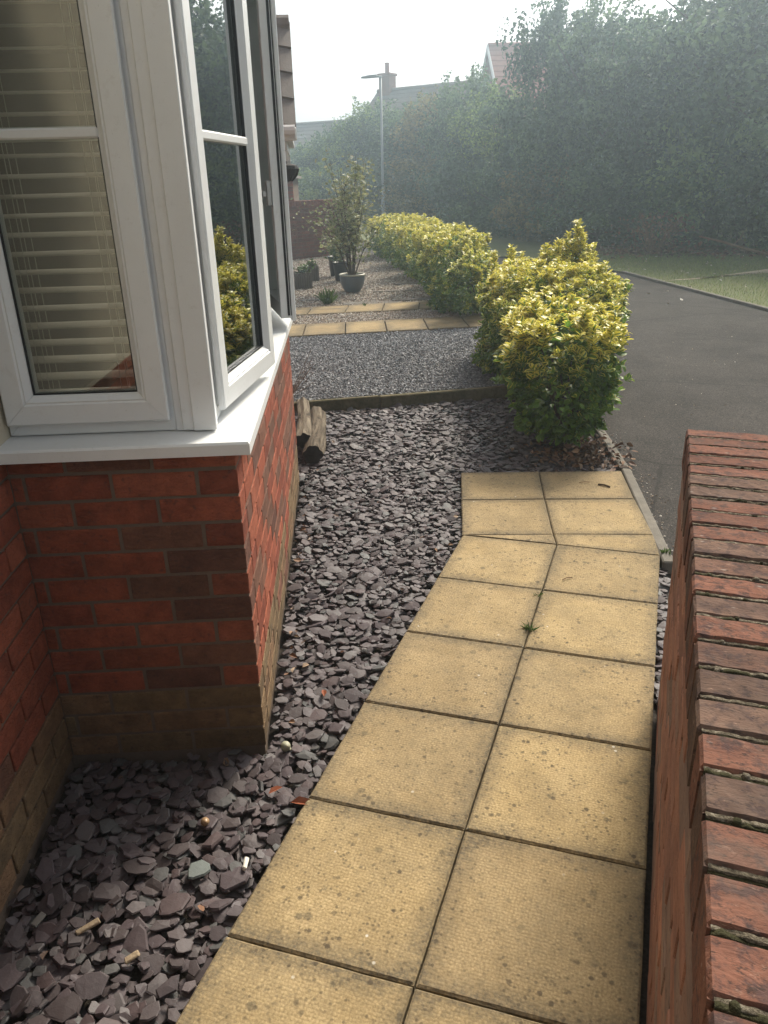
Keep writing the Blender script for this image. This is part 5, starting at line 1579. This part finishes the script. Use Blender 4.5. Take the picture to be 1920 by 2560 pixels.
def crown_mesh(seed, rx, ry, h, z0, n, leaf, sprays=26, top=0.9, clumps=85):
    rg = np.random.default_rng(seed)
    # clumps over the skin of the crown, leaves on each clump's own skin and facing outwards from it
    d = rg.normal(size=(clumps, 3)); d /= np.linalg.norm(d, axis=1, keepdims=True)
    k = rg.uniform(.25, 1.0, clumps) ** .4
    zc = (h + z0) / 2; rz = (h - z0) / 2
    shape = 1 - .30 * np.clip(d[:, 2], 0, 1)
    C = np.column_stack([d[:, 0] * rx * k * shape, d[:, 1] * ry * k * shape, zc + d[:, 2] * rz * k])
    C += rg.normal(0, .12 * rx, C.shape) * np.array([1, 1, .8])
    rad = rg.uniform(.5, 1.15, clumps) * rx * .34
    m = n // clumps
    dv = rg.normal(0, 1, (clumps, m, 3)); dv /= np.linalg.norm(dv, axis=2, keepdims=True)
    rr_ = rg.uniform(0.3, 1.15, (clumps, m, 1)) ** .5
    P = (C[:, None, :] + dv * rr_ * rad[:, None, None] * np.array([1, 1, .8])).reshape(-1, 3)
    NR = (dv + rg.normal(0, .38, dv.shape)).reshape(-1, 3)
    # loose upright sprays that break the skyline
    Q = []
    for s in range(sprays):
        a = rg.uniform(0, 6.28); rr = rx * math.sqrt(rg.uniform(0, 1)) * .95
        b = np.array([rr * math.cos(a), rr * math.sin(a) * ry / rx, h - .25 * h * (rr / rx) ** 2 - rg.uniform(.1, .5)])
        tip = b + np.array([rg.normal(0, .18), rg.normal(0, .18), rg.uniform(.5, 1.2) * top])
        t = rg.uniform(0, 1, 46)
        Q.append(b[None] * (1 - t[:, None]) + tip[None] * t[:, None] + rg.normal(0, .10, (46, 3)) * (1.15 - t)[:, None])
    tone = np.concatenate([np.repeat(rg.uniform(.25, .95, clumps), m), np.full(46 * sprays, .7)])
    P = np.concatenate([P] + Q)
    NR = np.concatenate([NR, rg.normal(0, 1, (46 * sprays, 3))])
    tone = tone[P[:, 2] > .05]; NR = NR[P[:, 2] > .05]; P = P[P[:, 2] > .05]
    nrm = NR
    V, F = quad_leaves(P, nrm, leaf * rg.uniform(.6, 1.3, len(P)), rg)
    ed = np.zeros(len(V)); yl = np.repeat(np.clip(tone + rg.normal(0, .18, len(P)), 0, 1), 4)
    return mesh_np('crown', V, F, M['treeleaf'], {'ed': ed + .5, 'yl': yl})


def trunk_mesh(seed, h, rx, n=9):
    rg = random.Random(seed); mb = MB()
    mb.tube([(0, 0, -.2), (.05, .03, h * .25), (-.04, .05, h * .5), (.05, 0, h * .85)], [.13, .10, .07, .02], 8)
    for k in range(n):
        a = rg.uniform(0, 6.28); z = h * rg.uniform(.12, .6); L = rx * rg.uniform(.6, 1.0)
        mb.tube([(0, 0, z), (L * .5 * math.cos(a), L * .5 * math.sin(a), z + .25 * h * .6), (L * math.cos(a), L * math.sin(a), z + .32 * h)], [.05, .03, .01], 6)
    return mb.mesh('trunk', M['bark'])


CR_T = [crown_mesh(100 + k, 2.2, 2.0, 5.6, .25, 17000, .125, 34) for k in range(4)]
CR_S = [crown_mesh(200 + k, 1.5, 1.3, 2.3, .0, 7000, .105, 18, .5, 45) for k in range(3)]
TR_T = [trunk_mesh(k, 5.6, 2.2) for k in range(3)]
TR_S = [trunk_mesh(10 + k, 2.2, 1.4, 7) for k in range(2)]
TONE = {'p': (1.8, 1.65, 1.35, 1), 'n': (1, 1, 1, 1), 'r': (1.7, .95, .85, 1), 'y': (1.6, 1.45, .9, 1), 'd': (.62, .7, .8, 1), 'b': (1.5, 1.05, .8, 1)}


def tree(px, Y, ytop, wide, label, tone='n', small=False, rz=None, name='tree', group='trees beyond the lawn'):
    p = HY(px, 400, Y); ht = HY(px, ytop, Y).z
    k = random.randrange(3)
    base_h = 2.5 if small else 5.9
    sz = ht / base_h; sx = wide / (1.5 if small else 2.2)
    root = empty(name, (p.x, Y, -.05), random.uniform(0, 6.28) if rz is None else rz)
    tag(root, label, 'shrub' if small else 'tree', group)
    c = link('crown', (CR_S[k] if small else CR_T[random.randrange(4)]), root, None, None, (sx, sx, sz)); c.color = TONE[tone]
    t = link('trunk', (TR_S[k % 2] if small else TR_T[k]), root, None, None, (sx, sx, sz))
    return root


TREES = [
    (1650, 18.0, -150, 2.8, 'tallest dense tree, standing at the end of the lawn by the worn dirt strip', 'n'),
    (1520, 18.6, -40, 2.2, 'tall dark tree standing just left of the tallest dense tree', 'd'),
    (1400, 18.6, 15, 2.0, 'dark tree with thin leafy shoots against the sky above the dry brown bush', 'n'),
    (1290, 19.8, 5, 2.0, 'dark tree with airy top over the spiked hedge shrub', 'n'),
    (1195, 21.0, -5, 1.85, 'tall tree with loose twigs that covers part of the red roof', 'd'),
    (1080, 24.0, 185, 1.9, 'tree below the white gable edge of the red roofed house', 'y'),
    (1010, 26.5, 145, 1.8, 'bushy tree whose tip rises past the end of the distant ridge', 'n'),
    (965, 28.5, 190, 2.1, 'reddish brown tree in front of the distant chimney house, right side', 'r'),
    (900, 30.0, 205, 2.2, 'dark tree below the ridge of the distant chimney house', 'n'),
    (845, 31.0, 235, 2.0, 'dark tree directly behind the street lamp post', 'd'),
    (795, 31.5, 215, 1.8, 'feathery tree immediately left of the street lamp', 'y'),
    (745, 33.0, 262, 1.9, 'low tree behind the top of the potted tree', 'n'),
    (690, 33.5, 300, 2.0, 'low tree standing above the far brick wall', 'y'),
    (645, 33.0, 318, 2.0, 'low tree next to the porch bracket', 'n'),
    (1560, 20.5, 10, 2.4, 'tree in the second row filling the gap behind the two tallest trees', 'd'),
    (1345, 22.5, 60, 2.4, 'tree in the second row behind the airy topped tree', 'd'),
    (1300, 23.5, 60, 2.1, 'tree in the second row behind the spiked hedge shrub', 'n'),
    (1850, 16.5, -100, 2.6, 'broad tree at the edge of the lawn past the tallest dense tree', 'n'),
    (2150, 12.5, -100, 2.6, 'broad tree at the far side of the lawn beside the footpath', 'n'),
]
for t in TREES: tree(*t)
SHRUBS = [
    (1610, 17.0, 215, 1.8, 'pale leafy shrub at the foot of the tallest dense tree', 'p'),
    (1490, 17.6, 260, 1.7, 'pale green shrub behind the fallen branch, taller than its neighbours', 'p'),
    (1300, 17.6, 340, 1.5, 'low dark shrub behind the spike of the hedge', 'n'),
    (1200, 19.0, 330, 1.6, 'low shrub with reddish leaves under the airy topped tree', 'r'),
    (1110, 21.0, 330, 1.6, 'low shrub behind the square end of the hedge', 'n'),
    (1020, 23.5, 320, 1.7, 'low dark shrub above the rounded hedge shrub', 'd'),
    (930, 26.0, 330, 1.8, 'low shrub above the yellow part of the hedge', 'r'),
    (860, 28.0, 330, 1.8, 'low dark shrub right of the lamp post foot', 'd'),
    (780, 29.0, 340, 1.8, 'low shrub left of the lamp post foot', 'n'),
    (700, 29.0, 350, 1.8, 'low shrub showing over the far brick wall', 'y'),
    (1700, 15.9, 300, 1.5, 'low shrub at the lawn edge where the worn dirt strip ends', 'n'),
    (1425, 17.2, 360, 1.3, 'low shrub right behind the dry brown bush', 'd'),
]
for t in SHRUBS: tree(*t, small=True, name='low_shrub', group='low shrubs under the trees')

# dry brown bush and fallen branch at the edge of the lawn
db = G(1410, 548, 0); dbr = empty('dry_bush', (db.x, db.y, 0)); tag(dbr, 'dry brown bush with dead stems at the edge of the lawn', 'bush')
st = MB()
for k in range(34):
    a = random.uniform(0, 6.28); L = random.uniform(.3, .9)
    st.tube([(0.1 * math.cos(a), .1 * math.sin(a), 0), (L * .5 * math.cos(a), L * .4 * math.sin(a), .45), (L * math.cos(a), L * .7 * math.sin(a), random.uniform(.4, .85))], [.008, .006, .003], 4)
st.build('stem', M['deadtwig'], dbr)
n = 420; P = np.column_stack([RNG.normal(0, .4, n), RNG.normal(0, .3, n), RNG.uniform(.05, .8, n)])
litter('dead_leaves', P, .06, .11, M['litter'], dbr, 14, 1.0)
fb = G(1590, 552, 0); fbr = empty('fallen_branch', (fb.x, fb.y, 0.02)); tag(fbr, 'fallen pale branch lying under the low shrubs on the lawn edge', 'branch')
MB().tube([(-.75, .2, .34), (-.3, .1, .24), (.2, 0, .10), (.6, -.1, .02)], [.016, .024, .028, .026], 6).build('limb', M['deadtwig'], fbr)
MB().tube([(-.1, .06, .15), (.05, .25, .3), (.1, .3, .42)], [.012, .008, .004], 5).build('twig', M['deadtwig'], fbr)
MB().tube([(.2, 0, .08), (.35, .2, .1), (.55, .3, .06)], [.012, .008, .004], 5).build('twig', M['deadtwig'], fbr)

# ---------------------------------------------------------------- grass
gl = [p for p in lawn_poly]
vis_lawn = [tuple(G(1300, 590, 0)[:2]), tuple(G(1659, 676, 0)[:2]), (3.2, 5.0), (6.0, 6.0), (7.0, 16.5), (-2.0, 17.5), (-2.2, 13.4)]
P = scatter(vis_lawn, 0.040, .6); P = P[in_poly(P, lawn_poly)]
dp = [(a0.x - .1, a0.y - .05), (a1.x, a1.y - .3), (a2.x, a2.y - .3), (a2.x, a2.y + .22), (a1.x, a1.y + .24), (a0.x + .5, a0.y + .3)]
inn = in_poly(P, dp); P = P[~inn | (RNG.random(len(P)) < .03)]
P = P[(P[:, 1] < 14.6 + RNG.normal(0, .5, len(P)))]
n = len(P)
ax = RNG.normal(0, .55, (n, 3)); ax[:, 2] = 1
gt = [(np.array([(0, .05, 0), (0, -.05, 0), (.6, .04, .03), (.6, -.04, .03), (1, 0, .1)]), np.array([(0, 1, 2), (1, 3, 2), (2, 3, 4)]), np.array([.3, .3, .5, .5, .8]))]
gm = leaves_mesh('grass', np.column_stack([P, np.full(n, -.012)]), frames(ax, RNG.uniform(0, 6.3, n)), RNG.uniform(.025, .06, n), np.clip(RNG.normal(.5, .22, n), 0, 1), M['grass'], gt, np.zeros(n, int))
o = link('grass', gm, lawn); tag(o, kind='stuff')
